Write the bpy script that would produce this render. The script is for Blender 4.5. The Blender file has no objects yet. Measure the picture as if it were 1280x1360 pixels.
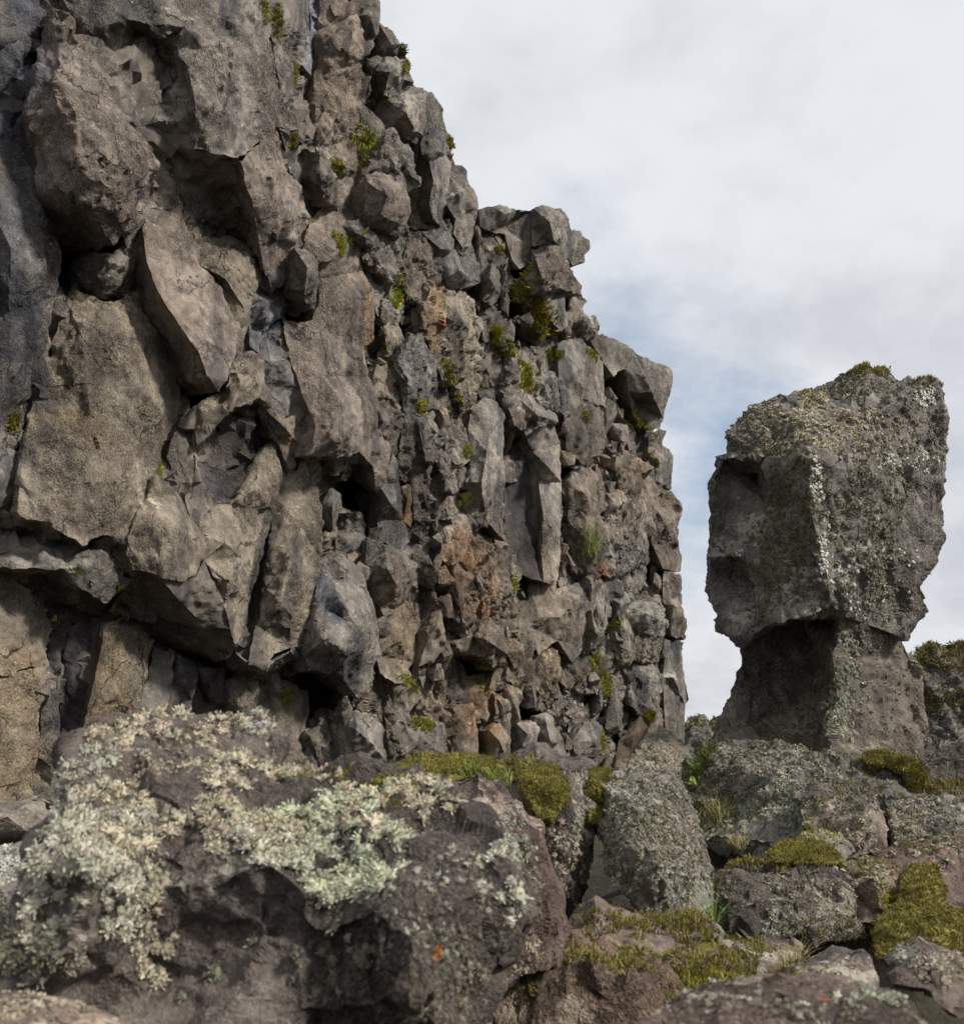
import bpy, bmesh, math, random
import numpy as np
from mathutils import Vector, Matrix, Quaternion
from mathutils.bvhtree import BVHTree
from mathutils.geometry import delaunay_2d_cdt

# ------------------------------------------------------------------ camera, sky, sun, exposure
scn = bpy.context.scene
COL = scn.collection
FPX, PW, PH = 1450.0, 1280.0, 1360.0
EYE = np.array((0.0, 0.0, 1.2))
PITCH = math.atan((975 - 680) / FPX)
cd = bpy.data.cameras.new('camera'); cam = bpy.data.objects.new('camera', cd); COL.objects.link(cam)
cam.location = EYE; cam.rotation_euler = (math.pi / 2 + PITCH, 0, 0)
cd.sensor_fit = 'HORIZONTAL'; cd.sensor_width = 36; cd.lens = 36 * FPX / PW
cd.clip_start = .05; cd.clip_end = 6000
cd.dof.use_dof = True; cd.dof.focus_distance = 12.0; cd.dof.aperture_fstop = 8.5
scn.camera = cam
SUN = Vector((.70, -.33, .66)).normalized()
elev = math.asin(SUN.z); azim = math.atan2(SUN.x, SUN.y)
w = bpy.data.worlds.new('World'); scn.world = w; w.use_nodes = True
ld = bpy.data.lights.new('sun', 'SUN'); ld.energy = 3.1; ld.angle = math.radians(8); ld.color = (1, .95, .87)
lo = bpy.data.objects.new('sun', ld); COL.objects.link(lo)
lo.rotation_euler = SUN.to_track_quat('Z', 'Y').to_euler()
scn.view_settings.view_transform = 'Standard'; scn.view_settings.look = 'None'
scn.view_settings.exposure = 0.55; scn.view_settings.gamma = 1
scn.cycles.use_denoising = True
scn.cycles.max_bounces = 4; scn.cycles.diffuse_bounces = 2; scn.cycles.adaptive_threshold = .03; scn.cycles.glossy_bounces = 2

class N:                                    # tiny node-tree helper
    def __init__(s, t): s.t = t
    def new(s, kind, **k):
        n = s.t.nodes.new('ShaderNode' + kind)
        for a, v in k.items(): setattr(n, a, v)
        return n
    def put(s, sock, v):
        if hasattr(v, 'is_linked') or isinstance(v, bpy.types.NodeSocket): s.t.links.new(v, sock)
        elif isinstance(v, (tuple, list)) and len(v) == 3 and sock.type == 'RGBA': sock.default_value = (*v, 1)
        else: sock.default_value = v
    def math(s, op, a, b=None, c=None, clamp=False):
        n = s.new('Math', operation=op, use_clamp=clamp); s.put(n.inputs[0], a)
        if b is not None: s.put(n.inputs[1], b)
        if c is not None: s.put(n.inputs[2], c)
        return n.outputs[0]
    def vec(s, op, a, b=None):
        n = s.new('VectorMath', operation=op); s.put(n.inputs[0], a)
        if b is not None: s.put(n.inputs[1], b)
        return n.outputs[0]
    def noise(s, v, scale, detail=4, rough=.55, col=False, dist=0):
        n = s.new('TexNoise'); s.put(n.inputs['Vector'], v); n.inputs['Scale'].default_value = scale
        n.inputs['Detail'].default_value = detail; n.inputs['Roughness'].default_value = rough
        n.inputs['Distortion'].default_value = dist
        return n.outputs['Color' if col else 'Fac']
    def voro(s, v, scale, out='Distance', feature='F1', rand=1):
        n = s.new('TexVoronoi', feature=feature); s.put(n.inputs['Vector'], v); n.inputs['Scale'].default_value = scale
        n.inputs['Randomness'].default_value = rand
        return n.outputs[out]
    def ramp(s, f, lo, hi, a=0.0, b=1.0):
        n = s.new('MapRange'); n.interpolation_type = 'SMOOTHSTEP'; s.put(n.inputs[0], f)
        for i, v in enumerate((lo, hi, a, b)): n.inputs[i + 1].default_value = v
        return n.outputs[0]
    def mix(s, f, a, b, mode='MIX'):
        n = s.new('Mix', data_type='RGBA', blend_type=mode); s.put(n.inputs[0], f); s.put(n.inputs[6], a); s.put(n.inputs[7], b)
        return n.outputs[2]

# world: NISHITA sky behind a broken cloud layer that covers the whole dome
nt = N(w.node_tree); w.node_tree.nodes.clear()
sky = nt.new('TexSky', sky_type='NISHITA', sun_disc=False, sun_elevation=elev, sun_rotation=azim)
tc = nt.new('TexCoord').outputs['Generated']
sx = nt.new('SeparateXYZ'); nt.put(sx.inputs[0], tc)
den = nt.math('ADD', nt.math('MAXIMUM', sx.outputs[2], 0.0), .42)
cx = nt.new('CombineXYZ'); nt.put(cx.inputs[0], nt.math('DIVIDE', sx.outputs[0], den)); nt.put(cx.inputs[1], nt.math('DIVIDE', sx.outputs[1], den))
cx.inputs[2].default_value = 3.7
cp = cx.outputs[0]
cover = nt.ramp(nt.noise(nt.vec('ADD', cp, (1.05, 9.9, 0)), .95, 7, .6), .28, .44)
shade = nt.noise(nt.vec('ADD', cp, (7.3, 1.1, 0)), 1.7, 7, .62)
ccol = nt.mix(nt.ramp(shade, .36, .62), (5.6, 5.85, 6.3), (7.6, 7.8, 8.15))
skyc = nt.mix(.6, sky.outputs[0], (4.0, 5.0, 6.6))
out = nt.mix(cover, skyc, ccol)
bg = nt.new('Background'); nt.put(bg.inputs[0], out); bg.inputs[1].default_value = .073
wo = nt.new('OutputWorld'); nt.put(wo.inputs[0], bg.outputs[0])

# ------------------------------------------------------------------ geometry of the place
CF = np.array((0, math.cos(PITCH), math.sin(PITCH))); CU = np.array((0, -math.sin(PITCH), math.cos(PITCH))); CR = np.array((1., 0, 0))
WA = math.radians(33)                       # the cliff runs 33 degrees to the right of the view axis
WT = np.array((math.sin(WA), math.cos(WA), 0)); WN = np.array((math.cos(WA), -math.sin(WA), 0))
WD = 8.0                                    # metres from the eye to the plane of the cliff
rng = np.random.default_rng(7); random.seed(7)

def ray(px, py):
    px = np.asarray(px, float); py = np.asarray(py, float)
    return CF + ((px - 640) / FPX)[..., None] * CR + ((680 - py) / FPX)[..., None] * CU
def on_wall(px, py, d):
    r = ray(px, py); t = (np.asarray(d) - WD) / (r @ WN)
    return EYE + r * t[..., None]
def on_dist(px, py, y):
    r = ray(px, py); return EYE + r * (np.asarray(y) / r[..., 1])[..., None]
import time; T0 = time.time()
def tick(m): print('T %.1f %s' % (time.time() - T0, m))
def project(P):
    q = P - EYE; z = np.maximum(q @ CF, .05)
    return np.stack((640 + FPX * (q @ CR) / z, 680 - FPX * (q @ CU) / z), -1)

def hsh(ix, iy, iz, k):
    h = (ix.astype(np.int64) * 374761393 + iy.astype(np.int64) * 668265263 + iz.astype(np.int64) * 2147483647 + k * 1274126177) & 0xffffffff
    h = ((h ^ (h >> 13)) * 1274126177) & 0xffffffff
    h = ((h ^ (h >> 16)) * 2246822519) & 0xffffffff
    return ((h ^ (h >> 15)) & 0xffffff) / float(0xffffff)
def vnoise(p, seed=0):                      # value noise in -1..1
    i = np.floor(p).astype(np.int64); f = p - i; f = f * f * f * (f * (f * 6 - 15) + 10)
    r = 0
    for a in (0, 1):
        for b in (0, 1):
            for c in (0, 1):
                wgt = (f[:, 0] if a else 1 - f[:, 0]) * (f[:, 1] if b else 1 - f[:, 1]) * (f[:, 2] if c else 1 - f[:, 2])
                r = r + wgt * hsh(i[:, 0] + a, i[:, 1] + b, i[:, 2] + c, seed)
    return r * 2 - 1
def fbm(p, oct=4, seed=0, gain=.5):
    r = 0; a = 1.0
    for o in range(oct):
        r = r + a * vnoise(p * 2.03 ** o + 17.3 * o, seed + o); a *= gain
    return r
def facet(p, seed=0, tilt=1.0):             # broken planar chips: every cell is a tilted plane of its own
    i = np.floor(p).astype(np.int64); best = np.full(len(p), 9e9); sec = best.copy(); val = np.zeros(len(p)); val2 = val.copy()
    for a in (-1, 0, 1):
        for b in (-1, 0, 1):
            for c in (-1, 0, 1):
                x, y, z = i[:, 0] + a, i[:, 1] + b, i[:, 2] + c
                q = p - np.stack((x + hsh(x, y, z, seed), y + hsh(x, y, z, seed + 1), z + hsh(x, y, z, seed + 2)), 1)
                d = (q * q).sum(1); m = d < best; m2 = (~m) & (d < sec)
                if not (m.any() or m2.any()): continue
                v = (hsh(x, y, z, seed + 3) - .5) + tilt * (q[:, 0] * (hsh(x, y, z, seed + 4) - .5) + q[:, 1] * (hsh(x, y, z, seed + 5) - .5) + q[:, 2] * (hsh(x, y, z, seed + 6) - .5)) * 2
                sec = np.where(m, best, np.where(m2, d, sec)); val2 = np.where(m, val, np.where(m2, v, val2))
                val = np.where(m, v, val); best = np.where(m, d, best)
    w_ = np.clip((np.sqrt(sec) - np.sqrt(best)) / .16, 0, 1)       # narrow bevel along every chip edge
    return val * (.5 + .5 * w_) + val2 * (.5 - .5 * w_)

def refine(V, F, L, W=None, maxit=14):      # split every edge longer than L (W widens L at hidden vertices)
    if W is None: W = np.zeros(len(V))
    for _ in range(maxit):
        e = np.concatenate((F[:, [0, 1]], F[:, [1, 2]], F[:, [2, 0]])); e.sort(1)
        key = e[:, 0].astype(np.int64) * len(V) + e[:, 1]; uk, inv = np.unique(key, return_inverse=True); inv = inv.reshape(3, -1).T; u = np.stack((uk // len(V), uk % len(V)), 1)
        ln = np.linalg.norm(V[u[:, 0]] - V[u[:, 1]], axis=1)
        sp = ln > L * (1 + 4 * np.minimum(1, .5 * (W[u[:, 0]] + W[u[:, 1]])))
        if not sp.any(): break
        mid = np.full(len(u), -1); mid[sp] = len(V) + np.arange(sp.sum())
        V = np.concatenate((V, .5 * (V[u[sp, 0]] + V[u[sp, 1]]))); W = np.concatenate((W, .5 * (W[u[sp, 0]] + W[u[sp, 1]])))
        m = mid[inv]; k = m >= 0; cnt = k.sum(1); out = [F[cnt == 0]]
        for r in range(3):
            a, b, c = r, (r + 1) % 3, (r + 2) % 3
            s = (cnt == 1) & k[:, a]
            f, mm = F[s], m[s]
            out += [np.stack((f[:, a], mm[:, a], f[:, c]), 1), np.stack((mm[:, a], f[:, b], f[:, c]), 1)]
            s = (cnt == 2) & ~k[:, c]
            f, mm = F[s], m[s]
            out += [np.stack((mm[:, a], f[:, b], mm[:, b]), 1), np.stack((f[:, a], mm[:, a], mm[:, b]), 1), np.stack((f[:, a], mm[:, b], f[:, c]), 1)]
        s = cnt == 3; f, mm = F[s], m[s]
        out += [np.stack((f[:, 0], mm[:, 0], mm[:, 2]), 1), np.stack((mm[:, 0], f[:, 1], mm[:, 1]), 1), np.stack((mm[:, 2], mm[:, 1], f[:, 2]), 1), mm]
        F = np.concatenate(out)
    return V, F, W
def vnormals(V, F):
    fn = np.cross(V[F[:, 1]] - V[F[:, 0]], V[F[:, 2]] - V[F[:, 0]]); n = np.zeros_like(V)
    for i in range(3):
        for k in range(3): n[:, k] += np.bincount(F[:, i], fn[:, k], len(V))
    return n / np.maximum(np.linalg.norm(n, axis=1), 1e-9)[:, None]

def mesh_from(name, V, F, tint=None, smooth=True):
    me = bpy.data.meshes.new(name); V = np.asarray(V, np.float32); F = np.asarray(F, np.int32)
    me.vertices.add(len(V)); me.vertices.foreach_set('co', V.ravel())
    me.loops.add(F.size); me.loops.foreach_set('vertex_index', F.ravel())
    me.polygons.add(len(F)); me.polygons.foreach_set('loop_start', np.arange(0, F.size, 3, dtype=np.int32))
    me.update(calc_edges=True)
    me.polygons.foreach_set('use_smooth', np.full(len(F), smooth))
    if smooth: me.set_sharp_from_angle(angle=math.radians(42))
    at = me.attributes.new('tint', 'FLOAT_COLOR', 'POINT')
    c = np.ones((len(V), 4), np.float32)
    if tint is not None: c[:, :3] = tint
    at.data.foreach_set('color', c.ravel())
    return me
def link(name, me, mat, parent=None, color=(1, 1, 1), label=None, cat=None, group=None, kind=None):
    o = bpy.data.objects.new(name, me); COL.objects.link(o); o.color = (*color, 1)
    if me and not me.materials: me.materials.append(mat)
    if parent: o.parent = parent
    for k, v in (('label', label), ('category', cat), ('group', group), ('kind', kind)):
        if v: o[k] = v
    return o

# ------------------------------------------------------------------ materials
def material(name):
    m = bpy.data.materials.new(name); m.use_nodes = True; m.node_tree.nodes.clear(); n = N(m.node_tree)
    b = n.new('BsdfPrincipled'); o = n.new('OutputMaterial'); n.put(o.inputs[0], b.outputs[0])
    return m, n, b
def rock_material(name, ca, cb, dark, darkamt, crust, crustcol, spots, grain=1.0, bump=1.0, orange=0.0, mossy=0.0, pits=1.0):
    m, n, b = material(name)
    P = n.new('NewGeometry').outputs['Position']; nz = n.new('SeparateXYZ'); n.put(nz.inputs[0], n.t.nodes[-2].outputs['Normal'])
    big = n.noise(P, 1.1, 3, .6); med = n.noise(P, 7, 3, .65); fine = n.noise(P, 55 * grain, 3, .7); vf = n.noise(P, 170 * grain, 2, .6)
    c = n.mix(n.ramp(big, .35, .65), ca, cb)
    c = n.mix(n.ramp(med, .3, .75), n.mix(1, c, (.62, .60, .60), 'MULTIPLY'), n.mix(1, c, (1.22, 1.2, 1.16), 'MULTIPLY'))
    st = n.vec('MULTIPLY', P, (2.2, 2.2, .35))
    streak = n.ramp(n.noise(st, 1.0, 3, .6, dist=.4), .51, .66)
    c = n.mix(n.math('MULTIPLY', streak, darkamt), c, dark)
    c = n.mix(n.math('MULTIPLY', n.ramp(n.noise(n.vec('ADD', P, (31, 3, 9)), 1.7, 4, .6), .58, .72), .38), c, (.22, .165, .11))
    rough_ = n.ramp(n.noise(n.vec('ADD', P, (12, 5, 3)), 1.3, 3, .6), .36, .62, .25, 1.0)
    c = n.mix(rough_, c, n.mix(n.ramp(fine, .32, .72), (.42, .41, .40), (1.55, 1.53, 1.5)), 'MULTIPLY')
    c = n.mix(1, c, n.mix(n.ramp(vf, .3, .7), (.7, .7, .7), (1.3, 1.3, 1.3)), 'MULTIPLY')
    # pale feldspar grains
    c = n.mix(n.math('MULTIPLY', n.ramp(n.voro(P, 60 * grain), .13, .06), .5), c, (.42, .39, .34))
    # crustose lichen skin
    pat = n.math('ADD', n.noise(n.vec('ADD', P, (5, 8, 2)), 2.3, 3, .5), n.math('MULTIPLY', n.noise(P, 26, 5, .7), .55))
    up = n.math('MULTIPLY', nz.outputs[2], .07)
    lm = n.ramp(n.math('ADD', pat, up), 1.02 - crust, 1.10 - crust)
    c = n.mix(n.math('MULTIPLY', lm, .85), c, n.mix(n.ramp(fine, .3, .7), crustcol, tuple(1.25 * x for x in crustcol)))
    # round white lichen spots
    v2 = n.new('TexVoronoi'); n.put(v2.inputs['Vector'], n.vec('ADD', P, n.vec('MULTIPLY', n.noise(P, 24, 3, .6, True), (.06, .06, .06)))); v2.inputs['Scale'].default_value = 6.5
    gate = n.new('SeparateColor'); n.put(gate.inputs[0], v2.outputs['Color'])
    rad = n.math('MULTIPLY', n.math('SUBTRACT', gate.outputs[0], 1 - spots), .42)
    clus = n.ramp(n.noise(n.vec('ADD', P, (9, 2, 4)), .9, 2), .45, .6)
    sp = n.math('MULTIPLY', n.ramp(n.math('SUBTRACT', rad, n.math('MULTIPLY', v2.outputs['Distance'], 1.0)), 0, .03), clus)
    c = n.mix(sp, c, (.60, .59, .55))
    # scattered pale flecks, open vesicles and hairline cracks
    v4 = n.new('TexVoronoi'); n.put(v4.inputs['Vector'], n.vec('ADD', P, n.vec('MULTIPLY', n.noise(P, 60, 2, .6, True), (.02, .02, .02)))); v4.inputs['Scale'].default_value = 24 * grain
    g4 = n.new('SeparateColor'); n.put(g4.inputs[0], v4.outputs['Color'])
    fl = n.ramp(n.math('SUBTRACT', n.math('MULTIPLY', n.math('SUBTRACT', g4.outputs[0], .86), 2.6), v4.outputs['Distance']), 0, .06)
    c = n.mix(n.math('MULTIPLY', n.math('MULTIPLY', fl, n.ramp(med, .4, .6)), .75), c, (.46, .45, .40))
    ves = n.ramp(n.math('SUBTRACT', n.math('MULTIPLY', n.math('SUBTRACT', g4.outputs[1], .62), .85), v4.outputs['Distance']), -.02, .05)
    ves = n.math('MULTIPLY', ves, n.ramp(n.noise(n.vec('ADD', P, (2, 17, 6)), 1.6, 2), .42, .58))
    c = n.mix(n.math('MULTIPLY', ves, .7), c, (.035, .03, .028))
    wp = n.vec('MULTIPLY', n.vec('ADD', P, n.vec('MULTIPLY', n.noise(P, 3.5, 4, .6, True), (.30, .30, .30))), (1, 1, .55))
    crk = n.math('MULTIPLY', n.ramp(n.voro(wp, 1.9 * grain ** .7, feature='DISTANCE_TO_EDGE'), .014, .003), n.ramp(n.noise(n.vec('ADD', P, (8, 8, 21)), 1.4, 2), .44, .56))
    c = n.mix(n.math('MULTIPLY', crk, .85), c, (.025, .022, .02))
    if orange:
        v3 = n.noise(n.vec('ADD', P, (14, 3, 40)), 9, 5, .65)
        c = n.mix(n.ramp(v3, .73 - orange, .78 - orange), c, (.50, .17, .04))
    if mossy:
        mm = n.math('ADD', n.noise(n.vec('ADD', P, (3, 30, 4)), 5, 5, .65), n.math('MULTIPLY', nz.outputs[2], .16))
        c = n.mix(n.ramp(mm, .72 - mossy, .80 - mossy), c, n.mix(n.ramp(fine, .3, .7), (.06, .055, .012), (.16, .14, .03)))
    at = n.new('Attribute', attribute_name='tint'); oi = n.new('ObjectInfo')
    c = n.mix(1, n.mix(1, c, at.outputs['Color'], 'MULTIPLY'), oi.outputs['Color'], 'MULTIPLY')
    n.put(b.inputs['Base Color'], c); b.inputs['Roughness'].default_value = .82; b.inputs['Specular IOR Level'].default_value = .3
    pit = n.ramp(n.voro(P, 33 * grain), .10, .32)
    h = n.math('ADD', n.math('MULTIPLY', n.noise(n.vec('MULTIPLY', P, (1, 1, .7)), 15 * grain, 5, .78), .085), n.math('MULTIPLY', fine, .03))
    h = n.math('ADD', h, n.math('MULTIPLY', pit, .009 * pits))
    h = n.math('SUBTRACT', h, n.math('ADD', n.math('MULTIPLY', crk, .02), n.math('MULTIPLY', ves, .010)))
    bp = n.new('Bump'); bp.inputs['Distance'].default_value = 1.0; n.put(bp.inputs['Strength'], n.math('MULTIPLY', rough_, bump)); n.put(bp.inputs['Height'], h)
    n.put(b.inputs['Normal'], bp.outputs[0])
    return m
M_CLIFF = rock_material('cliff_basalt', (.192, .175, .155), (.246, .226, .201), (.06, .058, .063), .78, .05, (.37, .36, .31), .2)
M_PILLAR = rock_material('pillar_basalt', (.165, .152, .136), (.225, .208, .188), (.06, .055, .05), .75, .13, (.32, .305, .25), .5)
M_FORE = rock_material('boulder_basalt', (.108, .090, .080), (.158, .134, .119), (.052, .044, .040), .75, .09, (.34, .315, .26), .2, grain=2.0, bump=.85, orange=.045)
M_MOSSROCK = rock_material('mossy_basalt', (.16, .125, .105), (.22, .18, .15), (.07, .06, .055), .4, .12, (.36, .34, .28), .18, grain=1.6, bump=.9, orange=.035, mossy=.02)

def plant_material(name, rough=.9, trans=.0):
    m, n, b = material(name)
    at = n.new('Attribute', attribute_name='tint'); n.put(b.inputs['Base Color'], at.outputs['Color'])
    b.inputs['Roughness'].default_value = rough; b.inputs['Specular IOR Level'].default_value = .2
    return m
M_LICHEN = plant_material('lichen'); M_MOSS = plant_material('moss'); M_GRASS = plant_material('grass', .6)
def ground_material():
    m, n, b = material('ground'); P = n.new('NewGeometry').outputs['Position']
    c = n.mix(n.ramp(n.noise(P, .8, 5), .35, .65), (.05, .042, .032), (.075, .066, .032))
    c = n.mix(n.ramp(n.noise(P, 14, 5, .7), .35, .7), n.mix(1, c, (.5, .5, .5), 'MULTIPLY'), c)
    n.put(b.inputs['Base Color'], c); b.inputs['Roughness'].default_value = .95
    bp = n.new('Bump'); bp.inputs['Distance'].default_value = .1; n.put(bp.inputs['Height'], n.noise(P, 18, 6, .7)); n.put(b.inputs['Normal'], bp.outputs[0])
    return m
M_GROUND = ground_material()

# ------------------------------------------------------------------ rock from a ring of rim points and inner ridge points
STAIN_SHADE = []                                  # (px, py, rx, ry, rgb) mineral stains and weathering on the cliff, some facet shade painted in too
def stain_shade_tint(V, base):
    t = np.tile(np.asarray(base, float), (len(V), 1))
    if STAIN_SHADE:
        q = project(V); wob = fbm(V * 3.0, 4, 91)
        for (x, y, rx, ry, ang, c) in STAIN_SHADE:
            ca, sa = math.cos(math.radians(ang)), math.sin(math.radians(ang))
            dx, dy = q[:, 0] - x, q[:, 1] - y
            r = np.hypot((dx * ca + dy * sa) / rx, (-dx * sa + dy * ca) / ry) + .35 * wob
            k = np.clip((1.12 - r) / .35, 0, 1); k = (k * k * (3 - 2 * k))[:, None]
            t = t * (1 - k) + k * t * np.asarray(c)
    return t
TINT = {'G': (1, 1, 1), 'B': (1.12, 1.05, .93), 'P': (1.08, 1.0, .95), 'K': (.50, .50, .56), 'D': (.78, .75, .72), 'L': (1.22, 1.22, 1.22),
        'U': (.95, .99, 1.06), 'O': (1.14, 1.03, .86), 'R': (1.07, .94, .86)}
def relief(rim, inner=(), wall=True, back=1.0, taper=.75, px=3.0, amp=1.0, seed=0, tint=(1, 1, 1), ridge=(), drop=0.0, backdir=None, fine=1.0, stain_shade=False, lump=1.0, sz=None, mid=1.0):
    rim = list(rim); inner = list(inner); n = len(rim)
    allp = rim + inner
    co = [Vector((p[0], -p[1])) for p in allp]
    ed = [(i, (i + 1) % n) for i in range(n)] + [(n + a, n + b) for a, b in ridge]
    v2, e2, f2, ov, oe, of = delaunay_2d_cdt(co, ed, [], 1, 1e-5)
    dep = []
    for k, o in enumerate(ov):
        dep.append(allp[o[0]][2] if o else np.mean([p[2] for p in allp]))
    P2 = np.array([(v.x, -v.y) for v in v2]); dep = np.array(dep)
    V = (on_wall if wall else on_dist)(P2[:, 0], P2[:, 1], dep)
    F = []
    for f in f2:
        f = list(f)
        for k in range(1, len(f) - 1): F.append((f[0], f[k], f[k + 1]))
    F = np.array(F)
    a = V[F[:, 1]] - V[F[:, 0]]; b = V[F[:, 2]] - V[F[:, 0]]; nn = np.cross(a, b); tow = EYE - V[F[:, 0]]
    flip = (nn * tow).sum(1) < 0; F[flip] = F[flip][:, ::-1]
    # boundary -> back ring
    cnt = {}
    for f in F:
        for i in range(3): cnt[(f[i], f[(i + 1) % 3])] = 1
    bnd = [e for e in cnt if (e[1], e[0]) not in cnt]
    ids = sorted({i for e in bnd for i in e}); mp = {i: len(V) + k for k, i in enumerate(ids)}
    cen = V[ids].mean(0)
    if backdir is None:
        vd = cen - EYE; vd[2] *= .3; vd /= np.linalg.norm(vd)
        bd = (-WN * .55 + vd * .45) if wall else np.array((vd[0], vd[1], -drop))
        bd /= np.linalg.norm(bd)
    else: bd = np.asarray(backdir, float)
    if wall:                                  # all rims reach the same buried plane
        R = V[ids]; low = R @ WN; ring = R + bd * ((low - low.min() + back) / max(.2, -(bd @ WN)))[:, None]
    else:
        ring = V[ids] + bd * back; 
    rc = ring.mean(0); ring = rc + (ring - rc) * taper
    V = np.concatenate((V, ring, rc[None]))
    last = len(V) - 1
    sf = []
    for (i, j) in bnd: sf += [(j, i, mp[i]), (j, mp[i], mp[j]), (mp[j], mp[i], last)]
    F = np.concatenate((F, np.array(sf)))
    W = np.zeros(len(V)); W[len(V) - len(ids) - 1:] = .7 if wall and back < 2 else 2.0
    q = project(V); W[(q[:, 0] < -45) | (q[:, 0] > 1325) | (q[:, 1] < -45) | (q[:, 1] > 1405)] = 2.0
    d = np.linalg.norm(cen - EYE); L = px * d / 1091
    V, F, W = refine(V, F, L, W)
    # roughen
    size = math.sqrt(np.ptp(P2[:, 0]) * np.ptp(P2[:, 1])) / FPX * d
    nrm = vnormals(V, F); off = np.array((seed * 1.7, seed * .9, seed * 2.3)); s = sz or min(1.0, size / .9)
    Q = V + off; Q = Q + .05 * s * np.stack([fbm(Q * 2.2 / s, 2, 11 + k) for k in range(3)], 1)
    Qs = np.stack((Q[:, 0], Q[:, 1], .42 * Q[:, 2] + .25 * Q[:, 0]), 1)
    h = lump * (.050 * s * facet(Qs * 2.3 / s, 3, 1.1) + .026 * s * fbm(Q * 1.5 / s, 2, 21)) + mid * .034 * s * facet(Qs * 6.0 / s, 13, 1.3)
    if fine: h = h + fine * min(1, s * 1.5) * (.011 * mid * facet(Q * np.array((17, 17, 11)), 33, 1.2) + .013 * fbm(Q * 11, 3, 43, .68))
    keep = 1 - .0 * W
    V = V + nrm * (amp * h * keep)[:, None]
    t = stain_shade_tint(V, tint) if stain_shade else np.tile(np.asarray(tint, float), (len(V), 1))
    return V, F, t

# ------------------------------------------------------------------ the cliff
cliff = link('cliff', None, None, label='tall dark basalt cliff of broken blocks and columns running beside the balanced rock', cat='cliff')
STAIN_SHADE += [
    (20, 90, 45, 100, 20, (.62, .66, .80)), (310, 600, 45, 75, 20, (.50, .50, .54)), (347, 760, 13, 120, 12, (.45, .46, .52)), (388, 780, 10, 80, 8, (.62, .65, .75)),  # second entry: dark stain with the recessed facet's shade painted in
    (437, 800, 16, 45, -20, (.62, .68, .85)), (470, 880, 12, 50, 5, (.5, .53, .62)), (692, 690, 22, 85, 0, (.55, .56, .60)), (415, 30, 9, 75, 4, (1.2, 1.35, 1.7)),  # first entry: blue stain plus painted shade on the bulge's left face
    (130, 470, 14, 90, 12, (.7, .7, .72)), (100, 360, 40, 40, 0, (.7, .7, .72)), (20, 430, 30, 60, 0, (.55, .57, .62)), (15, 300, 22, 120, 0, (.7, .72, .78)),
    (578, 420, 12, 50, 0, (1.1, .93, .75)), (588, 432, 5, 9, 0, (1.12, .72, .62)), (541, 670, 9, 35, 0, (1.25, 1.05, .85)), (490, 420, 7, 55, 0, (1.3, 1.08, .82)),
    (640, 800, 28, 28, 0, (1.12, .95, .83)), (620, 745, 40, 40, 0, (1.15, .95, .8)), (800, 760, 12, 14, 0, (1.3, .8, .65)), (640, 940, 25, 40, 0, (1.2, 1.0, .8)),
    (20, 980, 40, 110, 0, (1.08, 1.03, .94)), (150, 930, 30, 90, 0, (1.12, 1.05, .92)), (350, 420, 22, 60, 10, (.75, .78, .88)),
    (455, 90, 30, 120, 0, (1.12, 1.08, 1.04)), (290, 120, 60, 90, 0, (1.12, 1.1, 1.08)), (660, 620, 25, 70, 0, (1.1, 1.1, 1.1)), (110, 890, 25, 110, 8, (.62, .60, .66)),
    (640, 830, 130, 150, 0, (1.08, .99, .88)), (30, 330, 40, 260, 0, (.85, .88, .95)), (850, 820, 50, 60, 0, (1.0, 1.04, 1.05)), (820, 660, 60, 60, 0, (1.08, 1.0, .92)),
]
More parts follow.
